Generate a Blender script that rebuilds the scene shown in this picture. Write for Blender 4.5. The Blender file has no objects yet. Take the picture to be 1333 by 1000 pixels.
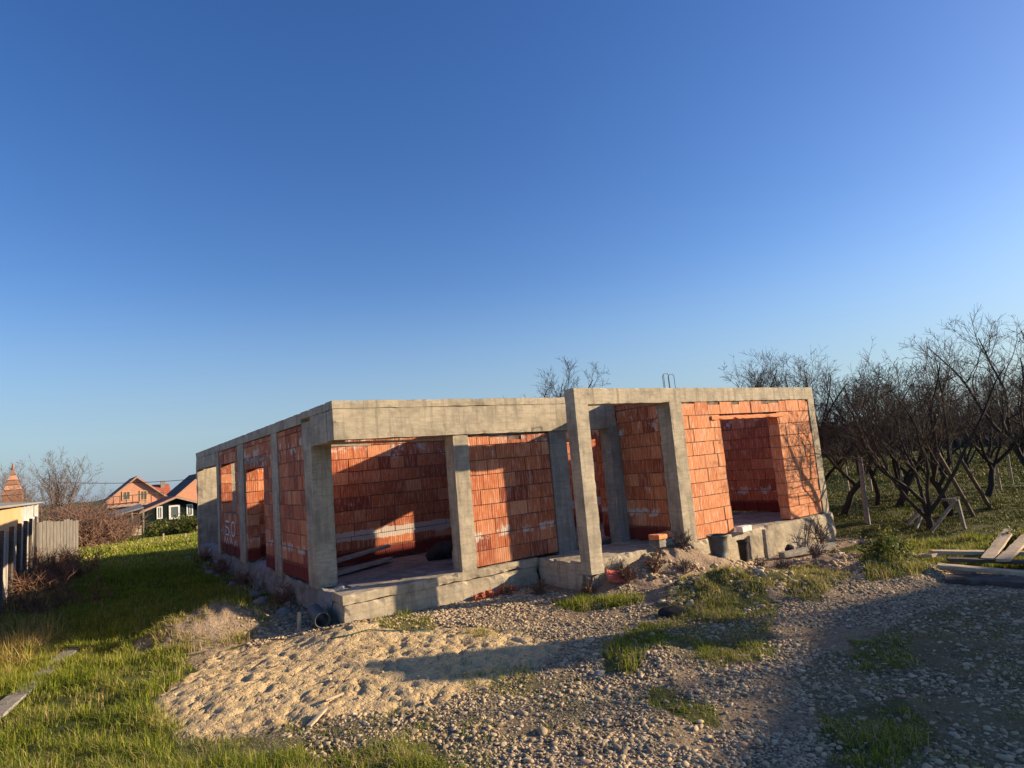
import bpy, bmesh, math, random
import numpy as np
from mathutils import Vector, Matrix, noise as mn
random.seed(7)
RS = np.random.RandomState(11)
sc = bpy.context.scene
COL = sc.collection

# ------------------------------------------------------------------ camera
F, CX, CY, EYE = 812.0, 666.5, 500.0, 2.03
RM = np.array([[.82053, -.00120, -.57161], [-.56528, -.14955, -.81124], [-.08451, .98875, -.12340]])
_u, _s, _v = np.linalg.svd(RM); RM = _u @ _v
def ray(px, py):
    d = np.array([px - CX, CY - py, -F]); return RM @ (d / np.linalg.norm(d))
def G(px, py, z=-.12):                      # ground point seen at a photo pixel
    r = ray(px, py); t = (z - EYE) / r[2]; return (r[0] * t, r[1] * t)
def onY(px, py, Y):
    r = ray(px, py); t = Y / r[1]; return Vector((r[0] * t, Y, EYE + r[2] * t))
def proj(x, y, z):
    c = (np.stack([x, y, z - EYE], -1)) @ RM
    return CX + F * c[..., 0] / -c[..., 2], CY - F * c[..., 1] / -c[..., 2], -c[..., 2]
cam = bpy.data.cameras.new("camera"); cam.sensor_width = 36; cam.lens = F / 1333 * 36
cam.clip_start = .05; cam.clip_end = 3000
co = bpy.data.objects.new("camera", cam); COL.objects.link(co)
m4 = Matrix([list(RM[i]) + [0] for i in range(3)] + [[0, 0, 0, 1]]); m4.translation = Vector((0, 0, EYE))
co.matrix_world = m4; sc.camera = co

# ------------------------------------------------------------------ noise
def _h(i, j, s):
    v = np.sin(i * 127.1 + j * 311.7 + s * 74.7) * 43758.5453
    return v - np.floor(v)
def vn(x, y, s=0):
    x = np.asarray(x, float); y = np.asarray(y, float)
    i = np.floor(x); j = np.floor(y); fx = x - i; fy = y - j
    fx = fx * fx * (3 - 2 * fx); fy = fy * fy * (3 - 2 * fy)
    return (_h(i, j, s) * (1 - fx) + _h(i + 1, j, s) * fx) * (1 - fy) + (_h(i, j + 1, s) * (1 - fx) + _h(i + 1, j + 1, s) * fx) * fy
def fbm(x, y, o=4, s=0):
    a = 0; w = .5
    for k in range(o):
        a = a + w * (vn(x, y, s + k * 7) - .5); x = x * 2.03 + 5.1; y = y * 2.03 + 1.7; w *= .5
    return a
def ss(a, b, x):
    t = np.clip((x - a) / (b - a), 0, 1); return t * t * (3 - 2 * t)
def inpoly(x, y, P):
    x = np.asarray(x); r = np.zeros(x.shape, bool); n = len(P)
    for i in range(n):
        x1, y1 = P[i]; x2, y2 = P[(i + 1) % n]
        c = (y1 > y) != (y2 > y)
        r ^= c & (x < (x2 - x1) * (y - y1) / ((y2 - y1) if y2 != y1 else 1e-9) + x1)
    return r

# ------------------------------------------------------------------ ground height
mounds = []
def mound(px, py, rx, ry, h, ang=0): x, y = G(px, py); mounds.append((x, y, rx, ry, h, ang))
mounds.append((1.65, 10.4, .6, .42, .36, .3))
mounds.append((1.05, 10.35, .5, .35, .22, 0)); mounds.append((2.15, 10.2, .35, .3, .14, 0))
mound(120, 760, 2.2, 2.5, .2)
mounds.append((3.0, 8.55, .7, .5, .14, 0))
mound(920, 775, 1.0, .5, .2, -.5)
mounds.append((7.95, 7.42, 1.0, .36, .46, -.05)); mounds.append((9.0, 7.15, .7, .3, .2, 0))
mound(1020, 770, 1.2, .5, .18, -.5)
mound(1110, 728, .9, .5, .22, -.5)
mound(1165, 745, .8, .5, .32, -.4)
mound(830, 860, .6, .35, .12, -.6)
mound(620, 850, 1.4, .9, .06)
mound(300, 900, 1.0, .8, .06)
def gh(x, y):
    x = np.asarray(x, float); y = np.asarray(y, float)
    z = -.12 - .17 * ss(8.5, 12.5, x) * ss(1.5, 5.5, y)
    for cx, cy, rx, ry, h, a in mounds:
        c, s = math.cos(a), math.sin(a)
        u = ((x - cx) * c + (y - cy) * s) / rx; v = (-(x - cx) * s + (y - cy) * c) / ry
        z = z + h * np.exp(-(u * u + v * v)) * (1 + .9 * fbm(x * 3, y * 3, 4, 4))
    z = z - 1.9 * ss(24, 72, y) * (1 - ss(14, 30, x)) - .3 * ss(20, 70, x)
    near = np.exp(-((x - 4) ** 2 + (y - 6) ** 2) / 300.)
    z = z + .10 * fbm(x * .55, y * .55, 3, 1) + near * .05 * fbm(x * 2.6, y * 2.6, 4, 2)
    # orchard furrows
    o = ss(14, 16, x) * ss(60, 25, x)
    z = z + o * .05 * np.sin((y * .95 - x * .3) * 2.4)
    return z
def gz(x, y): return float(gh(x, y))

# ------------------------------------------------------------------ zones (polygons measured on the ground plane)
def GP(pts): return [G(*p) for p in pts]
SAND = GP([(195, 925), (225, 890), (262, 868), (290, 845), (360, 832), (440, 826), (520, 812), (585, 815), (640, 822), (700, 828), (735, 840), (700, 870), (640, 890), (600, 905), (570, 925), (500, 935), (410, 940), (330, 955), (270, 968), (225, 955)])
def poly_soft(x, y, P, n=.12, f=2.5, s=0):
    return inpoly(x + n * 2 * fbm(x * f, y * f, 4, s), y + n * 2 * fbm(x * f + 9, y * f + 3, 4, s), P)
GRASS = [  # (polygon in photo pixels, density, height, dryness)
    ([(-200, 860), (0, 780), (60, 790), (100, 835), (150, 850), (230, 860), (260, 870), (215, 900), (195, 930), (230, 960), (250, 1040), (-300, 1100)], 1., .17, .22),
    ([(-200, 860), (0, 770), (60, 775), (75, 830), (30, 880), (-100, 960)], .6, .34, .75),
    ([(200, 1050), (240, 965), (330, 958), (480, 975), (560, 960), (600, 1000), (600, 1060)], .55, .13, .3),
    ([(340, 955), (420, 938), (520, 930), (570, 925), (575, 955), (480, 968)], .35, .09, .35),
    ([(470, 806), (520, 800), (572, 808), (560, 824), (500, 826)], .8, .10, .2),
    ([(600, 822), (655, 824), (650, 836), (610, 834)], .4, .08, .4),
    ([(715, 784), (760, 780), (840, 782), (835, 792), (750, 797)], .9, .13, .1),
    ([(785, 850), (830, 812), (870, 815), (862, 850), (820, 882), (785, 876)], .8, .14, .2),
    ([(898, 838), (985, 835), (990, 862), (915, 862)], .8, .12, .12),
    ([(835, 893), (880, 897), (930, 925), (935, 945), (890, 935), (845, 912)], .85, .10, .1),
    ([(690, 885), (760, 880), (760, 950), (700, 955)], .3, .07, .35),
    ([(600, 880), (690, 862), (700, 900), (620, 905)], .3, .07, .35),
    ([(870, 790), (900, 768), (1000, 775), (1010, 800), (930, 812), (880, 808)], .8, .11, .5),
    ([(990, 745), (1060, 735), (1110, 760), (1060, 785), (1000, 780)], .7, .11, .55),
    ([(1100, 830), (1180, 828), (1190, 868), (1120, 872)], .7, .09, .15),
    ([(1060, 930), (1180, 910), (1220, 960), (1160, 1010), (1080, 990)], .7, .11, .15),
    ([(1040, 870), (1190, 800), (1333, 770), (1500, 780), (1500, 1100), (1120, 1100)], .42, .035, .45),
    ([(850, 800), (880, 775), (960, 765), (1010, 790), (1000, 850), (930, 870), (860, 860)], .5, .08, .5),
    ([(560, 860), (700, 850), (820, 880), (900, 960), (760, 985), (600, 960)], .07, .05, .4),
    ([(1115, 715), (1200, 712), (1215, 750), (1130, 765)], .9, .16, .55),
    ([(1160, 700), (1500, 672), (1500, 735), (1240, 730), (1180, 720)], .9, .17, .2),
    
    ([(60, 1000), (560, 985), (620, 1010), (600, 1200), (-100, 1200)], .7, .14, .2),
    ([(560, 930), (640, 930), (650, 1000), (560, 1000)], .2, .07, .3),
]
GRW = [(GP(p), d, h, dry) for p, d, h, dry in GRASS]
GRW.append(([(.7, 10.1), (1.2, 9.75), (1.9, 9.7), (2.5, 10.2), (2.3, 10.8), (1.6, 11.0), (.9, 10.9)], 1.0, .13, .6))
GRW.append(([(1.5, 10.3), (2.2, 10.2), (2.1, 10.8), (1.4, 10.8)], 1., .14, .2))
GRW.append(([(2.1, 11), (3.05, 11), (3.05, 21), (2.5, 21), (2.2, 15)], .45, .16, .45))
def zones(x, y):
    """returns sand, gravel, grass, rubble weights"""
    sand = (poly_soft(x, y, SAND, .15, 2.5, 0) * .34 + poly_soft(x, y, SAND, .34, 2.2, 5) * .33 + poly_soft(x, y, SAND, .30, 5, 11) * .33)
    px, py, dp = proj(x, y, gh(x, y))
    grass = np.zeros_like(x)
    for P, d, h, dry in GRW: grass = np.maximum(grass, poly_soft(x, y, P, .1, 3) * min(1, d * 1.1))
    md = ((x - 1.55) / 1.0) ** 2 + ((y - 10.3) / .75) ** 2 < 1 + 1.2 * fbm(x * 2.5, y * 2.5, 3, 8)
    far = (y > 9.5) & (x < 3.05) & ~md & ~((y < 12.4) & (x > 2.0))
    far |= (y > 23) | (x > 14.2) | ((x > 12.2) & (y < 7) & (y + .2 * x > 7.6))
    far |= (x < -1.5) | (y < .2)
    grass = np.where(far, 1., grass)
    grass = np.where(md, 0, grass); grass *= 1 - sand * (grass < .6)
    gravel = (1 - sand) * (1 - grass)
    u = (x - 8.3) * .5 + (y - 6.9) * .86
    rub = np.where((x > 6.4) & (x < 14) & (y > 5.1 + .1 * (x - 7)) & (y < 7.7), 1., 0.) * (1 - sand)
    rub = np.where(fbm(x * 2, y * 2, 3, 9) > -.16, rub, 0); rub = np.where(md, 1., rub)
    gravel *= 1 - .85 * rub
    gravel *= 1 - .8 * ss(-.02, .10, fbm(x * .9, y * .9, 4, 23)) * ss(4.2, 6.5, x)
    gravel *= 1 - .7 * ss(.04, .14, fbm(x * 1.3 + 4, y * 1.3, 4, 29))
    return sand, gravel, grass, rub

# ------------------------------------------------------------------ materials
def mat(name):
    m = bpy.data.materials.new(name); m.use_nodes = True
    nt = m.node_tree; b = nt.nodes['Principled BSDF']; b.inputs['Roughness'].default_value = .9
    b.inputs['Specular IOR Level'].default_value = .25
    return m, nt, b
def nd(nt, t, **k):
    n = nt.nodes.new(t)
    for a, v in k.items():
        if a.startswith('_'): setattr(n, a[1:], v)
        else:
            key = a.replace('__', ' ')
            n.inputs[key].default_value = v
    return n
def lk(nt, a, b): nt.links.new(a, b)
def ramp(nt, fac, stops):
    r = nt.nodes.new('ShaderNodeValToRGB'); e = r.color_ramp.elements
    while len(e) < len(stops): e.new(.5)
    for q, (p, c) in zip(e, stops): q.position = p; q.color = (*c, 1) if len(c) == 3 else c
    lk(nt, fac, r.inputs['Fac']); return r.outputs['Color']
def mix(nt, fac, a, b, bt='MIX'):
    n = nt.nodes.new('ShaderNodeMix'); n.data_type = 'RGBA'; n.blend_type = bt
    for s, v in ((n.inputs[0], fac), (n.inputs[6], a), (n.inputs[7], b)):
        if hasattr(v, 'is_output'): lk(nt, v, s)
        elif isinstance(v, (int, float)): s.default_value = v
        else: s.default_value = (*v, 1)
    return n.outputs[2]
def math_(nt, op, a, b=0., cl=False):
    n = nt.nodes.new('ShaderNodeMath'); n.operation = op; n.use_clamp = cl
    for s, v in ((n.inputs[0], a), (n.inputs[1], b)):
        if hasattr(v, 'is_output'): lk(nt, v, s)
        else: s.default_value = v
    return n.outputs[0]
def noise(nt, sc_, det=5, rough=.6, vec=None, stretch=None):
    if vec is None: vec = nd(nt, 'ShaderNodeTexCoord').outputs['Object']
    if stretch:
        mp = nd(nt, 'ShaderNodeMapping'); mp.inputs['Scale'].default_value = stretch; lk(nt, vec, mp.inputs['Vector']); vec = mp.outputs[0]
    n = nd(nt, 'ShaderNodeTexNoise', Scale=sc_, Detail=det, Roughness=rough); lk(nt, vec, n.inputs['Vector']); return n.outputs['Fac']
def bump(nt, b, h, s=.4, d=.01):
    n = nd(nt, 'ShaderNodeBump', Strength=s, Distance=d); lk(nt, h, n.inputs['Height']); lk(nt, n.outputs[0], b.inputs['Normal'])
def attr(nt, name, o='Fac'):
    n = nd(nt, 'ShaderNodeAttribute', _attribute_name=name); return n.outputs[o]

def concrete(name, base=(.45, .385, .28), dark=(.22, .19, .145)):
    m, nt, b = mat(name)
    n1 = noise(nt, 2.2, 8, .65); n2 = noise(nt, 16, 6, .7); n3 = noise(nt, 5, 3, .5, stretch=(1, 1, 5)); n4 = noise(nt, 90, 3, .7)
    c = ramp(nt, n1, [(.3, dark), (.52, base), (.75, tuple(v * 1.18 for v in base))])
    c = mix(nt, math_(nt, 'MULTIPLY', ramp(nt, n3, [(.42, (0, 0, 0)), (.62, (1, 1, 1))]), .35), c, tuple(v * .55 for v in base))
    c = mix(nt, ramp(nt, n2, [(.62, (0, 0, 0)), (.72, (.6, .6, .6))]), c, tuple(v * .45 for v in base))
    c = mix(nt, ramp(nt, noise(nt, 3.3, 4, .6, stretch=(1.3, .8, 1)), [(.6, (0, 0, 0)), (.7, (.5, .5, .5))]), c, (.50, .46, .38))
    lk(nt, c, b.inputs['Base Color'])
    ph = noise(nt, 48, 2, .5); c = mix(nt, ramp(nt, ph, [(.66, (0, 0, 0)), (.70, (.8, .8, .8))]), c, tuple(v * .3 for v in base))
    v1 = noise(nt, 3.0, 5, .7, stretch=(3.2, 3.2, .35)); c = mix(nt, ramp(nt, v1, [(.50, (0, 0, 0)), (.66, (.7, .7, .7))]), c, tuple(v * .45 for v in base))
    pz = nd(nt, 'ShaderNodeSeparateXYZ'); lk(nt, nd(nt, 'ShaderNodeTexCoord').outputs['Object'], pz.inputs[0])
    ln = math_(nt, 'ABSOLUTE', math_(nt, 'SUBTRACT', math_(nt, 'FRACT', math_(nt, 'ADD', math_(nt, 'MULTIPLY', pz.outputs[2], 7.1), math_(nt, 'MULTIPLY', n3, .25))), .5))
    lf = ramp(nt, ln, [(.0, (1, 1, 1)), (.035, (0, 0, 0))]); c = mix(nt, math_(nt, 'MULTIPLY', math_(nt, 'MULTIPLY', lf, n2), .7), c, tuple(v * .4 for v in base))
    lk(nt, c, b.inputs['Base Color'])
    h = math_(nt, 'ADD', math_(nt, 'MULTIPLY', n2, .35), math_(nt, 'MULTIPLY', n4, .45)); h = math_(nt, 'SUBTRACT', h, math_(nt, 'MULTIPLY', lf, .25))
    bump(nt, b, h, .6, .008); return m
M = {}
M['concrete'] = concrete('concrete')
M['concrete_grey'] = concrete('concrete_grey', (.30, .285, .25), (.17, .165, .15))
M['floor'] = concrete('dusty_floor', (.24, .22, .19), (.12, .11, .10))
M['slab'] = concrete('slab_concrete', (.46, .39, .28), (.22, .185, .14))

def brick(name, hi=(.54, .17, .068), lo=(.26, .06, .032), white=.5, band_=.9, streak=.34):
    m, nt, b = mat(name)
    r = attr(nt, 'rnd'); pos = nd(nt, 'ShaderNodeTexCoord').outputs['Object']
    c = ramp(nt, r, [(0, lo), (.35, tuple((a + d) / 2 for a, d in zip(hi, lo))), (.7, hi), (1, (.66, .29, .14))])
    n1 = noise(nt, 7, 5, .7, pos); n2 = noise(nt, 1.1, 5, .6, pos); n5 = noise(nt, 40, 4, .6, pos, (1, 1, .12))
    c = mix(nt, math_(nt, 'MULTIPLY', ramp(nt, n1, [(.35, (0, 0, 0)), (.7, (1, 1, 1))]), .35), c, tuple(v * .62 for v in lo))
    c = mix(nt, ramp(nt, n5, [(.50, (0, 0, 0)), (.63, (streak,) * 3)]), c, (.80, .55, .40))
    z = nd(nt, 'ShaderNodeSeparateXYZ'); lk(nt, pos, z.inputs[0]); z = z.outputs[2]
    # first courses: darker, painted damp proofing
    zz = math_(nt, 'ADD', z, math_(nt, 'MULTIPLY', n1, .12))
    low = nd(nt, 'ShaderNodeMapRange'); lk(nt, zz, low.inputs[0]); low.inputs[1].default_value = .70; low.inputs[2].default_value = .62; low.clamp = True
    lowf = math_(nt, 'MULTIPLY', low.outputs[0], attr(nt, 'low'))
    c = mix(nt, lowf, c, (.16, .03, .022))
    # mortar smears: white splotches, heavy just above the first course and under the beam
    n3 = noise(nt, 3.2, 6, .68, pos); n4 = noise(nt, 14, 4, .6, pos, (1, 1, .4))
    band = nd(nt, 'ShaderNodeMapRange'); band.interpolation_type = 'SMOOTHSTEP'
    lk(nt, math_(nt, 'ABSOLUTE', math_(nt, 'SUBTRACT', z, .86)), band.inputs[0]); band.inputs[1].default_value = .15; band.inputs[2].default_value = .03
    top = nd(nt, 'ShaderNodeMapRange'); top.interpolation_type = 'SMOOTHSTEP'
    lk(nt, math_(nt, 'ABSOLUTE', math_(nt, 'SUBTRACT', z, 2.55)), top.inputs[0]); top.inputs[1].default_value = .45; top.inputs[2].default_value = .05
    w = math_(nt, 'ADD', math_(nt, 'MULTIPLY', n3, .75), math_(nt, 'MULTIPLY', n4, .3))
    w = math_(nt, 'ADD', w, math_(nt, 'MULTIPLY', math_(nt, 'ADD', math_(nt, 'MULTIPLY', band.outputs[0], band_), math_(nt, 'MULTIPLY', top.outputs[0], .45)), .16 * white * 2))
    w = ramp(nt, w, [(.665, (0, 0, 0)), (.71, (.85, .85, .85))])
    c = mix(nt, w, c, (.56, .50, .43))
    lk(nt, c, b.inputs['Base Color'])
    # vertical ribs of the hollow blocks
    geo = nd(nt, 'ShaderNodeNewGeometry'); sp = nd(nt, 'ShaderNodeSeparateXYZ'); lk(nt, geo.outputs['Normal'], sp.inputs[0])
    ps = nd(nt, 'ShaderNodeSeparateXYZ'); lk(nt, pos, ps.inputs[0])
    ux = math_(nt, 'MULTIPLY', ps.outputs[0], math_(nt, 'ABSOLUTE', sp.outputs[1])); uy = math_(nt, 'MULTIPLY', ps.outputs[1], math_(nt, 'ABSOLUTE', sp.outputs[0]))
    rib = math_(nt, 'SINE', math_(nt, 'MULTIPLY', math_(nt, 'ADD', ux, uy), 2 * math.pi / .042))
    h = math_(nt, 'ADD', math_(nt, 'MULTIPLY', rib, .35), math_(nt, 'MULTIPLY', n1, 1.2))
    bump(nt, b, h, .5, .006); return m
M['brick'] = brick('hollow_brick', white=.75, band_=.6); M['brick_back'] = brick('hollow_brick_splashed', white=.6, band_=1.75)
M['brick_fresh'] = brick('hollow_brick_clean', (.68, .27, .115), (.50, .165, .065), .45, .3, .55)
m, nt, b = mat('mortar'); lk(nt, ramp(nt, noise(nt, 9), [(.35, (.10, .055, .04)), (.7, (.25, .19, .15))]), b.inputs['Base Color']); M['mortar'] = m

def simple(name, c1, c2, scale=6, rough=.85, bs=.3, stretch=None, spec=.25):
    m, nt, b = mat(name); n = noise(nt, scale, 6, .65, stretch=stretch)
    lk(nt, ramp(nt, n, [(.3, c1), (.7, c2)]), b.inputs['Base Color']); b.inputs['Roughness'].default_value = rough
    b.inputs['Specular IOR Level'].default_value = spec
    bump(nt, b, n, bs, .01); return m
M['wood_pale'] = simple('weathered_wood', (.36, .27, .17), (.55, .44, .30), 12, .85, .4, (1, 1, 1))
M['wood_grey'] = simple('grey_wood', (.16, .145, .125), (.34, .31, .27), 9, .9, .5, (1, 1, 3))
M['wood_dark'] = simple('dark_wood', (.05, .04, .035), (.12, .10, .08), 9, .9, .5, (1, 1, 3))
M['wood_orange'] = simple('varnished_board', (.50, .28, .13), (.64, .40, .20), 5, .7, .2, (1, 1, .2))
M['board_near'] = simple('fence_boards_near', (.30, .26, .22), (.52, .46, .40), 5, .9, .4, (3, 3, .5))
M['board_fence'] = simple('fence_boards', (.09, .08, .07), (.22, .195, .165), 5, .9, .4, (3, 3, .5))
M['rust'] = simple('rusty_rebar', (.08, .04, .025), (.20, .10, .05), 30, .8)
M['black'] = simple('black_plastic', (.012, .012, .013), (.03, .03, .032), 12, .5, .3)
M['dark_pipe'] = simple('grey_pipe', (.05, .055, .055), (.10, .11, .11), 8, .6, .2)
M['white_paint'] = simple('white_paint', (.6, .58, .55), (.8, .79, .76), 8, .6, .1)
M['dark_green'] = simple('dark_green_boards', (.006, .012, .012), (.015, .024, .024), 8, .9, .3, (1, 1, .2), .05)
M['roof_red'] = simple('red_roof_tiles', (.30, .07, .04), (.50, .15, .08), 3, .8, .4)
M['roof_dark'] = simple('dark_roof', (.035, .03, .03), (.08, .07, .065), 3, .8, .4)
M['roof_grey'] = simple('asbestos_roof', (.20, .19, .17), (.34, .32, .28), 4, .9, .4)
M['house_pink'] = simple('raw_brick_far', (.46, .20, .12), (.66, .36, .23), 5, .9, .2)
M['soffit'] = simple('wooden_fascia', (.30, .20, .15), (.50, .36, .27), 4)
M['bark_dark'] = simple('dark_bark', (.024, .019, .015), (.07, .057, .045), 25, .95, .5)
M['bark_twig'] = simple('dark_twigs', (.038, .030, .024), (.095, .075, .06), 10, .95, .1)
M['bark_brown'] = simple('brown_bark', (.10, .075, .058), (.20, .15, .12), 15, .95, .3)
M['twig_brown'] = simple('brown_twigs', (.12, .088, .072), (.22, .165, .135), 6, .95, .1)
M['twig_red'] = simple('reddish_twigs', (.17, .095, .065), (.30, .185, .13), 6, .95, .1)
M['bramble'] = simple('dead_bramble', (.12, .06, .04), (.28, .16, .10), 6, .95, .1)
M['stone'] = simple('field_stone', (.20, .18, .16), (.36, .33, .29), 9, .9, .5)
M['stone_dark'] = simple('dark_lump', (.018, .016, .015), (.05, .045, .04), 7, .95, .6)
M['clay'] = simple('broken_brick', (.30, .06, .03), (.55, .17, .08), 9, .9, .4)
M['clay_red'] = simple('red_clay_tile', (.48, .09, .06), (.62, .16, .11), 9, .85, .3)
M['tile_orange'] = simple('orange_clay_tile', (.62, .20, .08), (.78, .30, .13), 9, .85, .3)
M['old_brick'] = simple('old_brick', (.20, .085, .055), (.36, .19, .12), 4, .9, .3)
M['hose'] = simple('green_hose', (.05, .12, .08), (.09, .18, .13), 9, .5)
m, nt, b = mat('window_glass'); b.inputs['Base Color'].default_value = (.10, .13, .14, 1); b.inputs['Roughness'].default_value = .08; b.inputs['Specular IOR Level'].default_value = .6; M['glass'] = m

def leafmat(name, stops, tr=.35):
    m, nt, b = mat(name); r = attr(nt, 'rnd'); c = ramp(nt, r, stops)
    lk(nt, c, b.inputs['Base Color']); b.inputs['Roughness'].default_value = .65
    t = nd(nt, 'ShaderNodeBsdfTranslucent'); lk(nt, c, t.inputs[0]); mx = nd(nt, 'ShaderNodeMixShader'); mx.inputs[0].default_value = tr
    lk(nt, b.outputs[0], mx.inputs[1]); lk(nt, t.outputs[0], mx.inputs[2]); lk(nt, mx.outputs[0], nt.nodes['Material Output'].inputs['Surface']); return m
M['grass_dull'] = leafmat('orchard_turf', [(0, (.03, .045, .008)), (.3, (.06, .08, .012)), (.55, (.10, .12, .02)), (.68, (.13, .11, .035)), (1, (.18, .13, .06))], .2)
M['grass'] = leafmat('grass_blades', [(0, (.07, .115, .012)), (.3, (.19, .235, .02)), (.55, (.34, .36, .035)), (.68, (.46, .40, .10)), (.85, (.58, .44, .21)), (1, (.36, .24, .13))])
M['shrub'] = leafmat('shrub_leaves', [(0, (.05, .08, .02)), (.5, (.12, .15, .03)), (1, (.30, .25, .06))])
m, nt, b = mat('pebbles'); r = attr(nt, 'rnd')
c = ramp(nt, r, [(0, (.08, .058, .035)), (.25, (.25, .185, .11)), (.5, (.43, .325, .19)), (.75, (.54, .42, .26)), (.88, (.46, .27, .16)), (1, (.66, .55, .38))])
c = mix(nt, math_(nt, 'MULTIPLY', noise(nt, 60, 3), .3), c, (.28, .23, .17)); lk(nt, c, b.inputs['Base Color']); M['pebble'] = m

# ground material driven by vertex weights
m, nt, b = mat('ground')
zz = nd(nt, 'ShaderNodeAttribute', _attribute_name='zone'); sep = nd(nt, 'ShaderNodeSeparateColor'); lk(nt, zz.outputs['Color'], sep.inputs[0])
pos = nd(nt, 'ShaderNodeTexCoord').outputs['Object']
n1 = noise(nt, 1.5, 7, .65, pos); n2 = noise(nt, 22, 5, .65, pos); n3 = noise(nt, .35, 4, .6, pos); n4 = noise(nt, 120, 2, .6, pos)
soil = ramp(nt, math_(nt, 'ADD', math_(nt, 'MULTIPLY', n1, .4), math_(nt, 'MULTIPLY', n2, .6)), [(.3, (.14, .10, .06)), (.5, (.26, .19, .115)), (.7, (.38, .285, .175))])
sand = ramp(nt, math_(nt, 'ADD', math_(nt, 'MULTIPLY', n1, .5), math_(nt, 'MULTIPLY', n2, .5)), [(.32, (.38, .265, .13)), (.5, (.56, .41, .215)), (.68, (.66, .50, .28))])
vor = nd(nt, 'ShaderNodeTexVoronoi', Scale=34.); lk(nt, pos, vor.inputs['Vector'])
vs = nd(nt, 'ShaderNodeSeparateColor'); lk(nt, vor.outputs['Color'], vs.inputs[0])
grav = ramp(nt, vs.outputs[0], [(0, (.18, .135, .09)), (.4, (.33, .25, .16)), (.8, (.46, .36, .23)), (1, (.6, .48, .33))])
grav = mix(nt, ramp(nt, vor.outputs['Distance'], [(.45, (0, 0, 0)), (.75, (.85, .85, .85))]), grav, (.07, .055, .045))
grassc = mix(nt, ramp(nt, n1, [(.35, (0, 0, 0)), (.65, (1, 1, 1))]), (.05, .07, .016), (.10, .11, .03))
grassc = mix(nt, ramp(nt, n3, [(.45, (0, 0, 0)), (.7, (.7, .7, .7))]), grassc, (.11, .095, .04))
grassc = mix(nt, math_(nt, 'MULTIPLY', n2, .5), grassc, (.05, .05, .018))
rubc = ramp(nt, math_(nt, 'ADD', math_(nt, 'MULTIPLY', n1, .5), math_(nt, 'MULTIPLY', n2, .5)), [(.35, (.15, .105, .07)), (.5, (.28, .205, .14)), (.62, (.36, .27, .19))])
c = mix(nt, sep.outputs[0], soil, sand); c = mix(nt, sep.outputs[1], c, grav); c = mix(nt, sep.outputs[2], c, grassc)
al = zz.outputs['Alpha']; c = mix(nt, al, c, rubc)
lk(nt, c, b.inputs['Base Color']); b.inputs['Roughness'].default_value = 1; b.inputs['Specular IOR Level'].default_value = .1
vb = math_(nt, 'MULTIPLY', math_(nt, 'SUBTRACT', .6, vor.outputs['Distance']), sep.outputs[1])
n6 = noise(nt, 11, 3, .55, pos, (1, .8, 1))
sd6 = math_(nt, 'MULTIPLY', math_(nt, 'MINIMUM', n6, .5), math_(nt, 'MULTIPLY', sep.outputs[0], 4.))
h = math_(nt, 'ADD', math_(nt, 'ADD', math_(nt, 'ADD', sd6, math_(nt, 'MULTIPLY', n2, 1.3)), math_(nt, 'MULTIPLY', n4, .25)), math_(nt, 'MULTIPLY', vb, 1.0))
bump(nt, b, h, .9, .022); M['ground'] = m

# ------------------------------------------------------------------ object helpers
def tag(o, label=None, cat=None, group=None, kind=None):
    if label: o['label'] = label
    if cat: o['category'] = cat
    if group: o['group'] = group
    if kind: o['kind'] = kind
    return o
def empty(name, loc, label, cat, group=None, rz=0):
    o = bpy.data.objects.new(name, None); COL.objects.link(o); o.location = loc; o.rotation_euler.z = rz
    o.empty_display_size = .2
    return tag(o, label, cat, group)
def npmesh(name, V, Fc, mat_, parent=None, rnd=None, smooth=False, keep_world=True, extra=None):
    """V (n,3); Fc (m,k) int array or list of lists"""
    me = bpy.data.meshes.new(name)
    if isinstance(Fc, np.ndarray):
        k = Fc.shape[1]; me.vertices.add(len(V)); me.vertices.foreach_set('co', np.ascontiguousarray(V, np.float32).ravel())
        me.loops.add(Fc.size); me.loops.foreach_set('vertex_index', Fc.astype(np.int32).ravel())
        me.polygons.add(len(Fc)); me.polygons.foreach_set('loop_start', np.arange(0, Fc.size, k, dtype=np.int32))
        me.update(calc_edges=True)
    else:
        me.from_pydata([tuple(v) for v in V], [], Fc); me.update()
    if rnd is not None:
        a = me.attributes.new('rnd', 'FLOAT', 'FACE'); a.data.foreach_set('value', np.asarray(rnd, np.float32))
    if extra:
        for k_, v_ in extra.items():
            a = me.attributes.new(k_, 'FLOAT', 'FACE'); a.data.foreach_set('value', np.asarray(v_, np.float32))
    if smooth: me.polygons.foreach_set('use_smooth', np.ones(len(me.polygons), bool))
    if mat_: me.materials.append(mat_)
    o = bpy.data.objects.new(name, me); COL.objects.link(o)
    if parent:
        o.parent = parent
    return o
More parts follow.
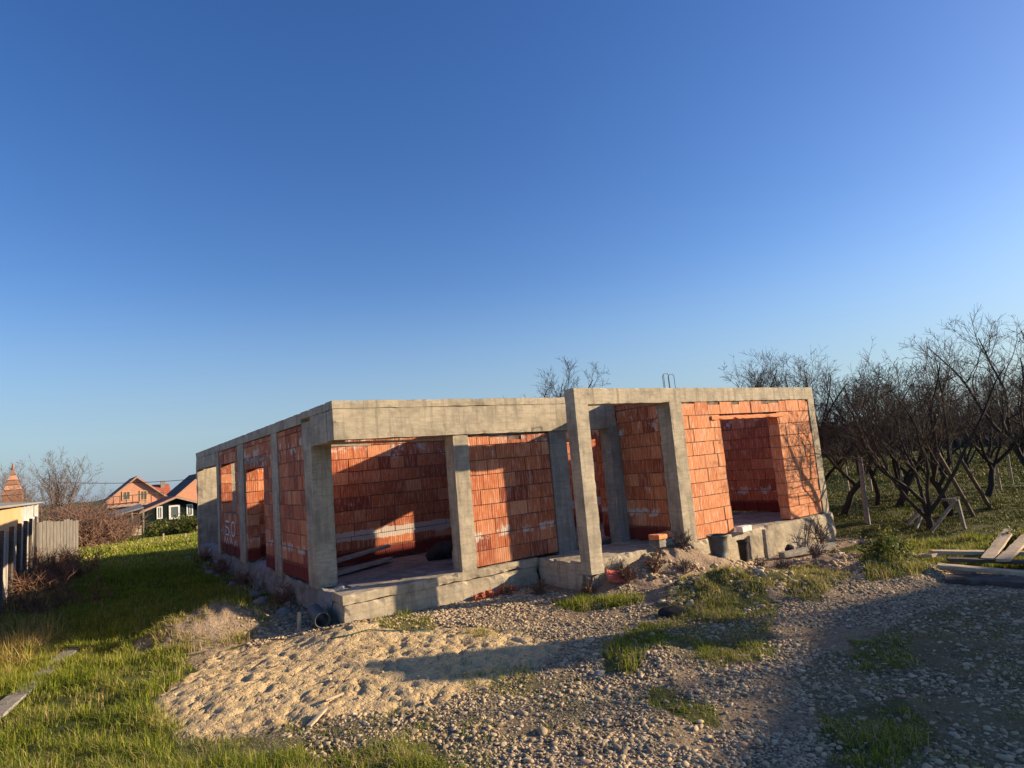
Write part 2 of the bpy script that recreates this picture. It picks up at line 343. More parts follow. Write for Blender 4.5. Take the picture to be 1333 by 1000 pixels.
class MB:
    def __init__(s): s.V = []; s.F = []; s.R = []; s.L = []
    def add(s, V, Fc, r=.5, low=0):
        n = len(s.V); s.V += [tuple(v) for v in V]; s.F += [[i + n for i in f] for f in Fc]; s.R += [r] * len(Fc); s.L += [low] * len(Fc)
    def box(s, a, b, r=.5, low=0, T=None):
        x0, y0, z0 = a; x1, y1, z1 = b
        V = [Vector(p) for p in ((x0, y0, z0), (x1, y0, z0), (x1, y1, z0), (x0, y1, z0), (x0, y0, z1), (x1, y0, z1), (x1, y1, z1), (x0, y1, z1))]
        if T is not None: V = [T @ v for v in V]
        s.add(V, [[0, 3, 2, 1], [4, 5, 6, 7], [0, 1, 5, 4], [1, 2, 6, 5], [2, 3, 7, 6], [3, 0, 4, 7]], r, low)
    def tube(s, pts, rads, n=6, caps=True, r=.5):
        pts = [Vector(p) for p in pts]; base = len(s.V); up = None
        for i, p in enumerate(pts):
            t = (pts[min(i + 1, len(pts) - 1)] - pts[max(i - 1, 0)])
            t = t.normalized() if t.length > 1e-9 else Vector((0, 0, 1))
            if up is None: up = t.orthogonal().normalized()
            up = (up - t * up.dot(t)); up = up.normalized() if up.length > 1e-6 else t.orthogonal().normalized()
            w = t.cross(up); rr = rads[i] if hasattr(rads, '__len__') else rads
            for k in range(n):
                a = 2 * math.pi * k / n; s.V.append(tuple(p + (up * math.cos(a) + w * math.sin(a)) * rr))
        for i in range(len(pts) - 1):
            for k in range(n):
                a = base + i * n + k; b_ = base + i * n + (k + 1) % n
                s.F.append([a, b_, b_ + n, a + n]); s.R.append(r); s.L.append(0)
        if caps:
            s.F.append([base + k for k in range(n)][::-1]); s.F.append([base + (len(pts) - 1) * n + k for k in range(n)]); s.R += [r, r]; s.L += [0, 0]
    def build(s, name, mat_, parent=None, smooth=False, origin=None):
        V = s.V
        if origin is not None: V = [(v[0] - origin[0], v[1] - origin[1], v[2] - origin[2]) for v in V]
        o = npmesh(name, V, s.F, mat_, parent, s.R, smooth, extra={'low': s.L})
        if origin is not None: o.location = origin
        return o
def rough_box(a, b, seg=.09, amp=.006, seed=0, chip=.012, T=None):
    """box gridded on every face with irregular surface and chipped edges; returns verts, faces"""
    a = list(a); b = list(b); dim = [b[i] - a[i] for i in range(3)]
    n = [max(2, min(90, int(round(d / seg)))) for d in dim]
    idx = {}; V = []; Fc = []
    def vert(i, j, k):
        key = (i, j, k)
        if key in idx: return idx[key]
        p = Vector((a[0] + dim[0] * i / n[0], a[1] + dim[1] * j / n[1], a[2] + dim[2] * k / n[2]))
        on = (i in (0, n[0])) + (j in (0, n[1])) + (k in (0, n[2]))
        q = p * 3.1 + Vector((seed * 3.7, seed, 0)); q2 = p * 11 + Vector((seed, 0, 5))
        d = mn.noise_vector(q) * amp + mn.noise_vector(q2) * amp * .6
        if on >= 2:
            c = Vector([(a[t] + b[t]) / 2 for t in range(3)])
            g = max(0, mn.noise(p * 7 + Vector((seed, 2, 1)))) * chip * 2
            for t, (u, nn) in enumerate(((i, n[0]), (j, n[1]), (k, n[2]))):
                if u == 0: d[t] += g
                elif u == nn: d[t] -= g
        p = p + d; idx[key] = len(V); V.append(T @ p if T is not None else p); return idx[key]
    for (ax, u, v) in ((0, 1, 2), (1, 2, 0), (2, 0, 1)):
        for side in (0, n[ax]):
            for i in range(n[u]):
                for j in range(n[v]):
                    q = []
                    for (di, dj) in ((0, 0), (1, 0), (1, 1), (0, 1)):
                        c = [0, 0, 0]; c[ax] = side; c[u] = i + di; c[v] = j + dj; q.append(vert(*c))
                    Fc.append(q if side else q[::-1])
    return V, Fc
def rbox(name, a, b, mat_, parent, seg=.09, amp=.006, seed=0, chip=.012):
    V, Fc = rough_box(a, b, seg, amp, seed, chip); return npmesh(name, V, Fc, mat_, parent)
def rotT(loc, rx=0, ry=0, rz=0):
    from mathutils import Euler
    return Matrix.Translation(loc) @ Euler((rx, ry, rz)).to_matrix().to_4x4()

# ------------------------------------------------------------------ the ground
def axis(lo, hi, d, far0, far1, g=1.07):
    a = list(np.arange(lo, hi, d)); x = hi; s = d
    up = []
    while x < far1: up.append(x); s *= g; x += s
    dn = []; x = lo; s = d
    while x > far0: s *= g; x -= s; dn.append(x)
    return np.array(dn[::-1] + a + up)
xs = axis(-2.2, 11.5, .038, -420, 700); ys = axis(1.6, 11., .038, -120, 900)
Xg, Yg = np.meshgrid(xs, ys, indexing='ij'); x = Xg.ravel(); y = Yg.ravel()
z = gh(x, y); sand_, grav_, gras_, rub_ = zones(x, y)
dp = fbm(x * 14.5 + 1.2 * fbm(x * 3, y * 3), y * 11.5, 2, 31) - .10 * fbm(x * 1.7, y * 1.7, 2, 6); dn_ = fbm(x * 11, y * 9, 2, 77)
z = z - sand_ * (.05 * np.clip(-dp - .04, 0, .16) * 4 + .02 * np.clip(-dn_ - .05, 0, .2) * 5)
z = z + rub_ * (.07 * np.abs(fbm(x * 6, y * 6, 4, 55)) + .02 * dn_) + gras_ * .05 * fbm(x * 5, y * 5, 3, 66) * (np.abs(x) < 12)
z = np.where((x > 3.15) & (x < 13.5) & (y > 9.15) & (y < 22), z - .15, z)
nx, ny = len(xs), len(ys); I = np.arange(nx * ny).reshape(nx, ny)
Fq = np.stack([I[:-1, :-1], I[1:, :-1], I[1:, 1:], I[:-1, 1:]], -1).reshape(-1, 4)
go = npmesh('ground', np.stack([x, y, z], -1), Fq, M['ground'], smooth=True); tag(go, kind='structure')
ca = go.data.color_attributes.new('zone', 'FLOAT_COLOR', 'POINT')
ca.data.foreach_set('color', np.stack([sand_, grav_, gras_, rub_ * (gras_ < .5)], -1).astype(np.float32).ravel())

# ------------------------------------------------------------------ gravel stones (uncountable)
bm = bmesh.new(); bmesh.ops.create_icosphere(bm, subdivisions=1, radius=1)
IV = np.array([v.co[:] for v in bm.verts]); IF = np.array([[v.index for v in f.verts] for f in bm.faces]); bm.free()
bm = bmesh.new(); bmesh.ops.create_icosphere(bm, subdivisions=2, radius=1)
IV2 = np.array([v.co[:] for v in bm.verts]); IF2 = np.array([[v.index for v in f.verts] for f in bm.faces]); bm.free()
def stones(n, xr, yr, smin, smax, dens, fine=False, lift=.25, seed=1):
    rs = np.random.RandomState(seed); X = rs.uniform(*xr, n); Y = rs.uniform(*yr, n)
    px, py, dpt = proj(X, Y, gh(X, Y)); ok = (dpt > .5) & (px > -60) & (px < 1400) & (py < 1090)
    ok &= rs.rand(n) < dens(X, Y); ok &= ~((X > 3.1) & (Y > 9.02)) & ~((X > 6.6) & (Y > 7.6))
    X, Y = X[ok], Y[ok]; n = len(X)
    S = smin + (smax - smin) * rs.rand(n) ** 2.2
    sx = S * rs.uniform(.8, 1.7, n); sy = S * rs.uniform(.65, 1.05, n); sz = S * rs.uniform(.35, .7, n)
    T = IV2 if fine else IV; Fb = IF2 if fine else IF
    ja = 1 + rs.uniform(-.16, .16, (n, len(T)))
    P = T[None] * ja[..., None] * np.stack([sx, sy, sz], -1)[:, None]
    a = rs.uniform(0, 6.28, n); tx = rs.normal(0, .3, n); c, s = np.cos(tx)[:, None], np.sin(tx)[:, None]
    yy = P[..., 1] * c - P[..., 2] * s; zz_ = P[..., 1] * s + P[..., 2] * c; c, s = np.cos(a)[:, None], np.sin(a)[:, None]
    xx = P[..., 0] * c - yy * s; yy = P[..., 0] * s + yy * c
    Z = gh(X, Y) + sz * lift
    V = np.stack([xx + X[:, None], yy + Y[:, None], zz_ + Z[:, None]], -1).reshape(-1, 3)
    Fc = (Fb[None] + (np.arange(n) * len(T))[:, None, None]).reshape(-1, 3)
    return V, Fc, np.repeat(np.clip(rs.beta(2, 2.2, n) + (rs.rand(n) > .97) * .4, 0, 1), len(Fb))
LUMPS = []
def dgrav(X, Y):
    s, g, gr, r = zones(X, Y); d = g * (.85 + .3 * (fbm(X * 1.3, Y * 1.3, 3, 3) > -.1)) * 1.0
    return np.clip(d * np.where((X > 6.4) & (Y > 5.2), .35, 1) + gr * .12 * (X > 2) + .02 * s + .5 * s * (s < .9), 0, 1) * np.where((X > 6.2) & (Y < 4.6), .6, 1)
def put(name, V, Fc, R, mt, label, cat): tag(npmesh(name, V, Fc, mt, rnd=R, smooth=True), label, cat, kind='stuff')
A1 = stones(34000, (1.4, 10.5), (1.3, 8.9), .009, .028, dgrav, True, .3, 3)
A2 = stones(80000, (1.4, 13.0), (1.3, 8.9), .006, .016, dgrav, False, .3, 5)
A3 = stones(500, (1.4, 11), (1.3, 8.9), .026, .045, dgrav, True, .2, 15); o1 = len(A1[0]); o2 = o1 + len(A2[0])
put('gravel', np.concatenate([A1[0], A2[0], A3[0]]), np.concatenate([A1[1], A2[1] + o1, A3[1] + o2]), np.concatenate([A1[2], A2[2], A3[2]]), M['pebble'], 'loose round grey and tan pebbles spread over the yard', 'gravel')
def dfoot(X, Y): return ((X < 3.0) & (Y < 12) | (Y > 7.8) & (X < 6.4)) * np.clip(.9 - .6 * zones(X, Y)[2], 0, 1) * (zones(X, Y)[0] < .5)
B = stones(15000, (1.9, 6.4), (7.9, 12.0), .012, .035, dfoot, False, .3, 8)
put('gravel_fill', *B, M['pebble'], 'pale gravel along the foot of the concrete slab', 'gravel')
rk = random.Random(12)
for k in range(16):
    Y_ = 10.9 + k * .72 + rk.uniform(-.2, .2); X_ = 3.0 - rk.uniform(.0, .35); r_ = rk.uniform(.07, .17)
    LUMPS.append((X_, Y_, r_, k))
def drub(X, Y): return zones(X, Y)[3] * (fbm(X * 2.1, Y * 2.1, 3, 13) > -.02)
B = stones(9000, (6.3, 13.8), (5.0, 7.7), .012, .055, drub, False, .2, 9)
B = (B[0], B[1], np.clip(B[2] + .05, 0, 1)); put('rubble_chips', *B, M['pebble'], 'crumbled concrete and mortar chips before the porch', 'rubble')

# ------------------------------------------------------------------ grass
def blades(X, Y, H, W, R, seed, lean=.5, base=None):
    rs = np.random.RandomState(seed); n = len(X); Z = gh(X, Y) - .01 if base is None else base
    a = rs.uniform(0, 6.283, n); l = np.abs(rs.normal(0, lean, n)); dx, dy = np.cos(a), np.sin(a)
    b_ = a + 1.57 + rs.normal(0, .5, n); wx, wy = np.cos(b_) * W / 2, np.sin(b_) * W / 2
    def P(t, w):
        hx = X + dx * l * H * t * t; hy = Y + dy * l * H * t * t; hz = Z + H * t * (1 - .25 * l * t)
        return np.stack([hx - wx * w, hy - wy * w, hz], -1), np.stack([hx + wx * w, hy + wy * w, hz], -1)
    p0, p1 = P(0, 1.); p2, p3 = P(.5, .85); p4, _ = P(1., 0)
    V = np.stack([p0, p1, p2, p3, p4], 1).reshape(-1, 3); o = (np.arange(n) * 5)[:, None, None]
    Fc = (np.array([[0, 1, 3], [0, 3, 2], [2, 3, 4]])[None] + o).reshape(-1, 3)
    return V, Fc, np.repeat(R, 3)
def grass_patch(P, dens, h, dry, seed):
    rs = np.random.RandomState(seed); P_ = np.array(P); lo = P_.min(0) - .15; hi = P_.max(0) + .15
    area = (hi[0] - lo[0]) * (hi[1] - lo[1]); n = int(min(area * 7500 * dens, 900000))
    X = rs.uniform(lo[0], hi[0], n); Y = rs.uniform(lo[1], hi[1], n)
    wt = poly_soft(X, Y, P, .13, 3, seed) * .4 + poly_soft(X, Y, P, .3, 3, seed + 3) * .35 + poly_soft(X, Y, P, .25, 6, seed + 5) * .25
    ok = rs.rand(n) < wt ** 1.3; X, Y = X[ok], Y[ok]
    cl = vn(X * 9, Y * 9, seed) * .6 + vn(X * 3, Y * 3, seed + 1) * .6
    px, py, d = proj(X, Y, gh(X, Y)); ok = (rs.rand(len(X)) < np.clip((cl - .28) * 1.7, .04, 1)) & (d > .6) & (px > -80) & (px < 1420) & (py < 1120)
    ok &= rs.rand(len(X)) < np.clip(5.5 / np.maximum(d, .1), .18, 1)
    ok &= ~((X > 3.08) & (Y > 9.02)) & ~((X > 6.55) & (Y > 7.6))
    X, Y, cl, d = X[ok], Y[ok], cl[ok], d[ok]
    H = h * (.25 + 1.1 * cl ** 1.6) * rs.uniform(.35, 1.35, len(X)); W = (.0035 + .004 * rs.rand(len(X))) * np.clip(d / 5.5, 1, 5)
    dr = dry * .8 + .06 + .5 * (vn(X * 1.7, Y * 1.7, 4) - .5)
    R = np.where(rs.rand(len(X)) < dr, rs.uniform(.62, 1, len(X)), rs.uniform(0, .58, len(X)))
    return blades(X, Y, H * .8, W * .85, R, seed, .95)
def cat_(L):
    V, Fc, R, o = [], [], [], 0
    for v, f, r in L: V.append(v); Fc.append(f + o); R.append(r); o += len(v)
    return np.concatenate(V), np.concatenate(Fc), np.concatenate(R)
put('grass', *cat_([grass_patch(P, d, h, dry, 20 + i) for i, (P, d, h, dry) in enumerate(GRW)]), M['grass'], 'short green and dry grass growing in patches across the yard', 'grass')
def field(n, xr, yr, cond, h, w, dry, seed, mind):
    rs = np.random.RandomState(seed); X = rs.uniform(*xr, n); Y = rs.uniform(*yr, n)
    px, py, d = proj(X, Y, gh(X, Y)); ok = cond(X, Y) & (px > -40) & (px < 1380) & (d > 1)
    ok &= rs.rand(n) < np.clip(mind / np.maximum(d, .1), .1, 1) ** 1.4
    cl = vn(X * 3, Y * 3, seed) * .7 + vn(X * .7, Y * .7, seed) * .6; ok &= rs.rand(n) < np.clip(cl * 1.5 - .3, .05, 1)
    X, Y, d, cl = X[ok], Y[ok], d[ok], cl[ok]; R = np.where(rs.rand(len(X)) < dry + .5 * (vn(X * .5, Y * .5, 3) - .5), rs.uniform(.6, .9, len(X)), rs.uniform(.05, .6, len(X)))
    return blades(X, Y, h * (.4 + cl) * rs.uniform(.5, 1.2, len(X)), w * np.clip(d / 8, 1, 7), R, seed)
L = [field(420000, (-1.1, 3.05), (9.6, 25), lambda X, Y: ~((Y < 12.4) & (X > 1.9)) & ~((((X - 1.55) / 1.0) ** 2 + ((Y - 10.3) / .75) ** 2 < .9)) & ~((X > 2.6) & (Y < 20)), .13, .009, .12, 41, 11),
     field(260000, (-3, 16), (22.5, 62), lambda X, Y: (Y > 23) | (X < 3), .14, .016, .25, 42, 30)]
put('meadow_grass', *cat_(L), M['grass'], 'green meadow grass left of the unfinished house', 'grass')
L = [field(200000, (30, 75), (6, 45), lambda X, Y: X > 20, .10, .02, .4, 44, 34), field(330000, (12.2, 34), (2, 26), lambda X, Y: (X > 14.0) | ((Y < 7) & (Y + .2 * X > 7.6)), .06, .011, .30, 43, 16)]
put('orchard_grass', *cat_(L), M['grass_dull'], 'low dull grass under the orchard trees', 'grass')

# ------------------------------------------------------------------ the unfinished house
house = empty('unfinished_house', (3.1, 9.05, 0), 'roofless single storey house shell of orange hollow bricks and raw concrete beams', 'building')
house.location = (0, 0, 0)
WZ0, CH = .36, .25
def block_wall(ax, c0, c1, u0, u1, z0, z1, holes=(), seed=0, mt='brick', low=1, parent=None, name='brick_wall', lens=(.25, .375, .375, .30), jag=0):
    """hollow block masonry between u0..u1 on axis ax, thickness c0..c1; holes (ua,ub,za,zb)"""
    rs = random.Random(seed); mb = MB(); co_ = MB(); z = z0; row = 0
    while z < z1 - .02:
        zt = min(z + CH, z1); zm = (z + zt) / 2
        if z1 - zt < .06: zt = z1
        edges = [(u0, u1)]
        for ua, ub, za, zb in holes:
            if za < zm < zb:
                ne = []
                for a, b_ in edges:
                    if ub <= a or ua >= b_: ne.append((a, b_)); continue
                    if ua > a: ne.append((a, ua))
                    if ub < b_: ne.append((ub, b_))
                edges = ne
        for a, b_ in edges:
            if b_ - a < .03: continue
            def B(m_, a0, b0, k0, k1, za, zb, r=.5):
                if ax == 'x': m_.box((a0, k0, za), (b0, k1, zb), r, low)
                else: m_.box((k0, a0, za), (k1, b0, zb), r, low)
            B(co_, a + .02, b_ - .02, c0 + .016, c1 - .016, z, zt)
            u = a + (0 if row % 2 else -.18 - rs.random() * .05)
            while u < b_ - .01:
                l = rs.choice(lens); a0, b0 = max(u, a), min(u + l, b_)
                if b_ - b0 < .07: b0 = b_
                if b0 - a0 > .02:
                    j = rs.uniform(-.007, .006); j2 = rs.uniform(-.006, .007); g = rs.uniform(.003, .007); dz = rs.uniform(.008, .017)
                    if jag and z + CH >= z1 - .02: dz += rs.choice((0, .02, .05, .09)) * rs.random()
                    B(mb, a0 + g, b0 - g, c0 + j, c1 + j2, z + rs.uniform(.0, .003), max(z + .03, zt - dz), min(1, max(0, rs.gauss(.55, .24))))
                u = b0 if b0 == b_ else u + l
        z = zt; row += 1
    o = mb.build(name, M[mt], parent or house)
    co_.build('mortar', M['mortar'], o)
    return o
TOP = 3.14
# masonry
block_wall('x', 9.12, 9.37, 5.41, 7.13, WZ0, 2.52, seed=1, low=.25, jag=1)                                        # front panel beside the terrace
mid = block_wall('y', 3.13, 3.38, 10.66, 12.3, WZ0, 2.96, seed=2)
block_wall('y', 3.13, 3.38, 12.78, 15.28, WZ0, 2.96, holes=[(13.55, 15.12, WZ0 - .1, 2.48)], seed=3)
lw = block_wall('y', 3.13, 3.38, 15.93, 18.38, WZ0, 2.96, holes=[(16.38, 18.12, 1.28, 2.52)], seed=4)
block_wall('x', 12.0, 12.25, 3.38, 13.4, WZ0, 2.92, seed=5, mt='brick_back', lens=(.25, .375, .5, .30), jag=1)                                       # back of the terrace
block_wall('x', 15.6, 15.85, 3.38, 7.88, WZ0, TOP, holes=[(5.6, 6.5, WZ0 - .1, 2.4)], seed=6)
block_wall('x', 18.4, 18.65, 3.60, 7.88, WZ0, TOP, holes=[(5.6, 6.5, WZ0 - .1, 2.4)], seed=7)
block_wall('y', 7.9, 8.15, 12.26, 22.1, WZ0, TOP, seed=8)
block_wall('y', 8.86, 9.10, 7.97, 9.05, WZ0, 2.96, seed=9, lens=(.25, .30, .25))                     # side of the wing on the porch
block_wall('y', 8.87, 9.10, 9.05, 11.99, WZ0, 2.96, holes=[(9.77, 11.45, WZ0 - .1, 2.36)], seed=10)
block_wall('y', 7.19, 7.44, 11.2, 11.98, WZ0, 2.5, seed=11)
wf = block_wall('x', 7.67, 7.91, 9.19, 13.43, WZ0, 2.86, holes=[(10.27, 12.2, WZ0 - .1, 2.49)], seed=12, mt='brick_fresh', low=0, lens=(.25, .375, .375, .25), jag=1)
block_wall('y', 13.42, 13.66, 7.95, 12.0, WZ0, 2.86, seed=13)
block_wall('y', 13.42, 13.66, 12.02, 22.0, WZ0, TOP, seed=14)
# columns
def col(a, b, s, mt='concrete', nm='column'): return rbox(nm, a, b, M[mt], house, .07, .002, s, .006)
col((3.11, 10.2, .30), (3.44, 10.64, 2.56), 1); col((3.10, 10.18, 2.50), (3.40, 10.66, 2.97), 2)
col((5.11, 9.085, .30), (5.40, 9.37, 2.55), 3)
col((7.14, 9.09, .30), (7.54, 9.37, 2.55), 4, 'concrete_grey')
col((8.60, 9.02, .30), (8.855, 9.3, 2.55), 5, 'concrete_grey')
col((3.108, 12.31, .28), (3.38, 12.77, 2.97), 6); col((3.108, 15.30, .28), (3.38, 15.92, 2.97), 7); col((3.108, 18.4, .28), (3.4, 18.72, 2.97), 8)
col((8.853, 7.655, .10), (9.18, 7.96, 2.86), 9); col((13.44, 7.655, -.25), (13.68, 7.94, 2.86), 10)
# ring beams
def beam(a, b, s, mt='concrete', nm='ring_beam'): return rbox(nm, a, b, M[mt], house, .06, .002, s, .007)
V, Fc = rough_box((3.10, 9.06, 2.52), (8.845, 9.36, 3.03), .09, .002, 21, .007)
V = [Vector((v.x, v.y, v.z + (.05 * (1 - (v.x - 3.1) / 5.7) if v.z < 2.8 else 0))) for v in V]; npmesh('ring_beam', V, Fc, M['concrete'], house)
beam((3.092, 9.052, 3.035), (8.84, 9.36, 3.155), 22)
beam((3.098, 9.365, 2.55), (3.38, 10.17, 3.03), 23); beam((3.094, 9.365, 3.033), (3.38, 10.66, 3.152), 24)
beam((3.096, 10.665, 2.965), (3.38, 22.09, 3.15), 25); beam((3.104, 18.73, 2.63), (3.39, 22.06, 2.962), 26)
beam((3.385, 12.0, 2.93), (13.4, 12.26, 3.145), 27)
beam((7.16, 9.37, 2.5), (7.46, 11.99, 3.15), 28); beam((6.88, 7.66, 2.86), (13.69, 7.93, 3.13), 29)
beam((8.86, 7.935, 2.965), (9.11, 11.98, 3.12), 30); beam((13.42, 7.935, 2.865), (13.68, 12.0, 3.13), 31)
rbox('lintel', (10.0, 7.645, 2.50), (12.41, 7.925, 2.575), M['tile_orange'], house, .12, .002, 32)
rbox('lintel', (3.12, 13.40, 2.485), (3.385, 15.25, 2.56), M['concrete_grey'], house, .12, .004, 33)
# end wall of rendered concrete at the far left corner
rbox('end_wall', (3.12, 22.1, -.1), (6.5, 22.35, 3.15), M['concrete'], house, .15, .012, 35, .03)
# foundations and floors
rbox('foundation', (3.12, 9.06, .20), (6.62, 9.56, .335), M['slab'], house, .09, .008, 41, .02)
rbox('foundation', (3.13, 9.075, -.5), (6.61, 9.56, .193), M['slab'], house, .09, .010, 42, .02)
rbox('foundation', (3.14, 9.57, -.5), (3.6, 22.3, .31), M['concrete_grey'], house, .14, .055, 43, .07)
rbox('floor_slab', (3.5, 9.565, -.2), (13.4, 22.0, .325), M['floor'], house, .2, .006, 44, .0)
rbox('foundation', (6.63, 7.93, -.6), (8.9, 9.1, .325), M['slab'], house, .09, .010, 45, .03)
rbox('foundation', (8.91, 7.60, -.6), (13.72, 9.5, .34), M['slab'], house, .09, .012, 46, .03)
# the free standing porch pillar and its stub footing
rbox('column', (6.60, 7.655, .17), (6.875, 7.90, 3.135), M['concrete'], house, .06, .002, 51, .006)
rbox('column_footing', (6.66, 7.72, -.4), (6.83, 7.88, .175), M['concrete_grey'], house, .08, .012, 52, .02)
# rebar loops sticking out of the beam over the porch
mb = MB()
for x0, y0 in ((8.87, 7.75), (9.10, 7.82)):
    mb.tube([(x0, y0, 3.05), (x0 - .01, y0, 3.36), (x0 + .03, y0, 3.40), (x0 + .15, y0 + .02, 3.415), (x0 + .18, y0 + .02, 3.38), (x0 + .19, y0 + .02, 3.05)], .006, 6)
mb.tube([(9.02, 7.86, 3.05), (9.02, 7.86, 3.40)], .006, 6)
mb.build('rebar', M['rust'], house)
# brush marks of white paint under the left window, three letter-like strokes
def stroke(pts, w=.05):
    mb = MB(); mb.tube([(3.122, y0, z0) for y0, z0 in pts], w / 2, 6)
    npmesh('paint_mark', [(3.1225 + (v[0] - 3.122) * .12, v[1], v[2]) for v in mb.V], mb.F, M['white_paint'], lw)
def ell(cy_, cz, ry, rz, a0=0, a1=360): return [(cy_ + ry * math.cos(math.radians(t)), cz + rz * math.sin(math.radians(t))) for t in range(a0, a1 + 1, 20)]
stroke([(17.25, 1.14), (17.65, 1.15), (17.7, 1.02), (17.35, .98), (17.22, .9), (17.3, .82), (17.65, .82)]); stroke(ell(16.75, .98, .22, .17))
stroke([(17.9, .62), (17.8, .76), (17.62, .60), (17.45, .75), (17.35, .58)]); stroke([(17.1, .62), (17.0, .75), (16.85, .62)]); stroke([(16.65, .74), (16.6, .58), (16.45, .72), (16.3, .60)])

# ------------------------------------------------------------------ loose things
def thing(name, mb, mt, label, cat, group=None, org=None, smooth=False):
    V = np.array([tuple(v) for v in mb.V]); o_ = org or (float(V[:, 0].mean()), float(V[:, 1].mean()), float(V[:, 2].min()))
    return tag(mb.build(name, M[mt], None, smooth, o_), label, cat, group)
def board(name, p0, p1, w, t, mt, label, group=None, roll=0, cat='board', seed=0):
    p0, p1 = Vector(p0), Vector(p1); d = p1 - p0; L_ = d.length; d.normalize()
    s = d.cross(Vector((0, 0, 1))).normalized(); u = s.cross(d)
    s2 = s * math.cos(roll) + u * math.sin(roll); u2 = u * math.cos(roll) - s * math.sin(roll)
    T = Matrix((list(d) + [0], list(s2) + [0], list(u2) + [0], [0, 0, 0, 1])).transposed(); T.translation = p0
    mb = MB(); V, Fc = rough_box((0, -w / 2, 0), (L_, w / 2, t), .12, .003, seed, .006, T); mb.add(V, Fc)
    return thing(name, mb, mt, label, cat, group)
board('plank', (3.16, 10.3, 2.575), (5.34, 9.42, 2.485), .14, .035, 'wood_pale', 'long pale plank spanning the terrace opening under the beam', seed=1)
board('plank', (3.2, 10.55, 2.563), (4.3, 10.7, 2.53), .12, .03, 'wood_grey', 'short grey plank lodged on the corner column head', seed=2)
zt = .335
board('plank', (3.5, 11.25, zt + .16), (5.0, 11.82, zt + .24), .2, .05, 'wood_grey', 'upper long board stacked along the terrace back wall', 'boards on the terrace floor', seed=3)
board('plank', (3.5, 10.85, zt + .02), (4.9, 11.5, zt + .04), .2, .05, 'wood_grey', 'lower board lying flat on the terrace floor', 'boards on the terrace floor', seed=4)
mb = MB(); V, Fc = rough_box((5.6, 9.75, .33), (6.5, 10.3, .52), .1, .004, 9, .01); mb.add(V, Fc); thing('concrete_step', mb, 'slab', 'low raised concrete step behind the middle column', 'step')
# dark lump standing in for the pillar shadow and hole on the terrace
def lump(name, loc, r, mt, label, cat, seed=0, group=None, sub=3, rough=.35, rot=0):
    bm = bmesh.new(); bmesh.ops.create_icosphere(bm, subdivisions=sub, radius=1)
    for v in bm.verts:
        n_ = mn.noise(v.co * 1.4 + Vector((seed * 5.3, 0, 0))) * rough + mn.noise(v.co * 4 + Vector((seed, 3, 0))) * rough * .35
        v.co = v.co * (1 + n_); v.co.z = max(v.co.z, -.45)
        v.co = Vector((v.co.x * r[0], v.co.y * r[1], (v.co.z + .45) * r[2] * .7))
    me = bpy.data.meshes.new(name); bm.to_mesh(me); bm.free(); me.materials.append(M[mt]); me.polygons.foreach_set('use_smooth', np.ones(len(me.polygons), bool))
    o = bpy.data.objects.new(name, me); COL.objects.link(o); o.location = loc; o.rotation_euler.z = rot; return tag(o, label, cat, group)
lump('shadow_lump', (5.9, 10.9, .33), (.45, .3, .3), 'stone_dark', 'dark lump standing in for the pillar shadow in the terrace corner', 'shadow_lump', 3)
bx, by = G(877, 800); lump('rubble_lump', (bx, by, gz(bx, by) - .05), (.2, .1, .15), 'stone_dark', 'black lump lying on the grassy rubble before the porch', 'lump', 5, rot=-.4)
bx, by = G(780, 878); lump('field_stone', (bx, by, gz(bx, by) - .02), (.075, .05, .06), 'stone', 'large pale stone at the edge of the pebbles below the green tuft', 'stone', 6)
bx, by = G(1018, 752); lump('rubble_lump', (bx, by, gz(bx, by) - .02), (.2, .12, .12), 'stone_dark', 'flat dark lump among dry grass in front of the wing doorway', 'lump', 7)
bx, by = 11.35, 7.25; lump('field_stone', (bx, by, gz(bx, by) + .12), (.11, .08, .12), 'stone_dark', 'dark brown stone sitting on the ledge by the doorway', 'stone', 8)
for X_, Y_, r_, k in LUMPS:
    lump('concrete_chunk', (X_, Y_, gz(X_, Y_) - .02), (r_, r_ * .8, r_ * .9), 'concrete_grey', 'rough chunk of spilled concrete lying along the foot of the left wall', 'concrete chunk', 40 + k, 'concrete chunks along the left wall', 2, .5, k * 1.3)
# pipe end beside the slab
pc = Vector((2.86, 9.22, .03)); ax_ = Vector((.12, 1, .05)).normalized(); up = Vector((0, 0, 1)); sd = ax_.cross(up).normalized(); up = sd.cross(ax_)
mb = MB(); n = 28
rings = [(0, .135), (0, .150), (-.02, .155), (.6, .148)]; rr = [(0, .150), (.0, .135), (.6, .132)]
def ringtube(mb, seq, n=28):
    b0 = len(mb.V)
    for t, r_ in seq:
        for k in range(n):
            a = 2 * math.pi * k / n; mb.V.append(tuple(pc + ax_ * t + (sd * math.cos(a) + up * math.sin(a)) * r_))
    for i in range(len(seq) - 1):
        for k in range(n):
            a = b0 + i * n + k; b_ = b0 + i * n + (k + 1) % n; mb.F.append([a, b_, b_ + n, a + n]); mb.R.append(.5); mb.L.append(0)
ringtube(mb, [(.6, .090), (0, .094), (-.010, .103), (0, .114), (.05, .114), (.06, .108), (.6, .108), (.6, .090)])
thing('drain_pipe', mb, 'dark_pipe', 'open grey drain pipe end beside the slab corner', 'pipe', smooth=False)
def post(name, p, top, r, mt, label, cat='post', group=None, n=7, sq=False):
    mb = MB(); p = Vector(p); top = Vector(top); k = 5
    mb.tube([p.lerp(top, i / k) + Vector((random.uniform(-.1, .1), random.uniform(-.1, .1), 0)) * r for i in range(k + 1)], [r * (1.08 - .16 * i / k) for i in range(k + 1)], 4 if sq else n)
    return thing(name, mb, mt, label, cat, group, org=(p.x, p.y, p.z))
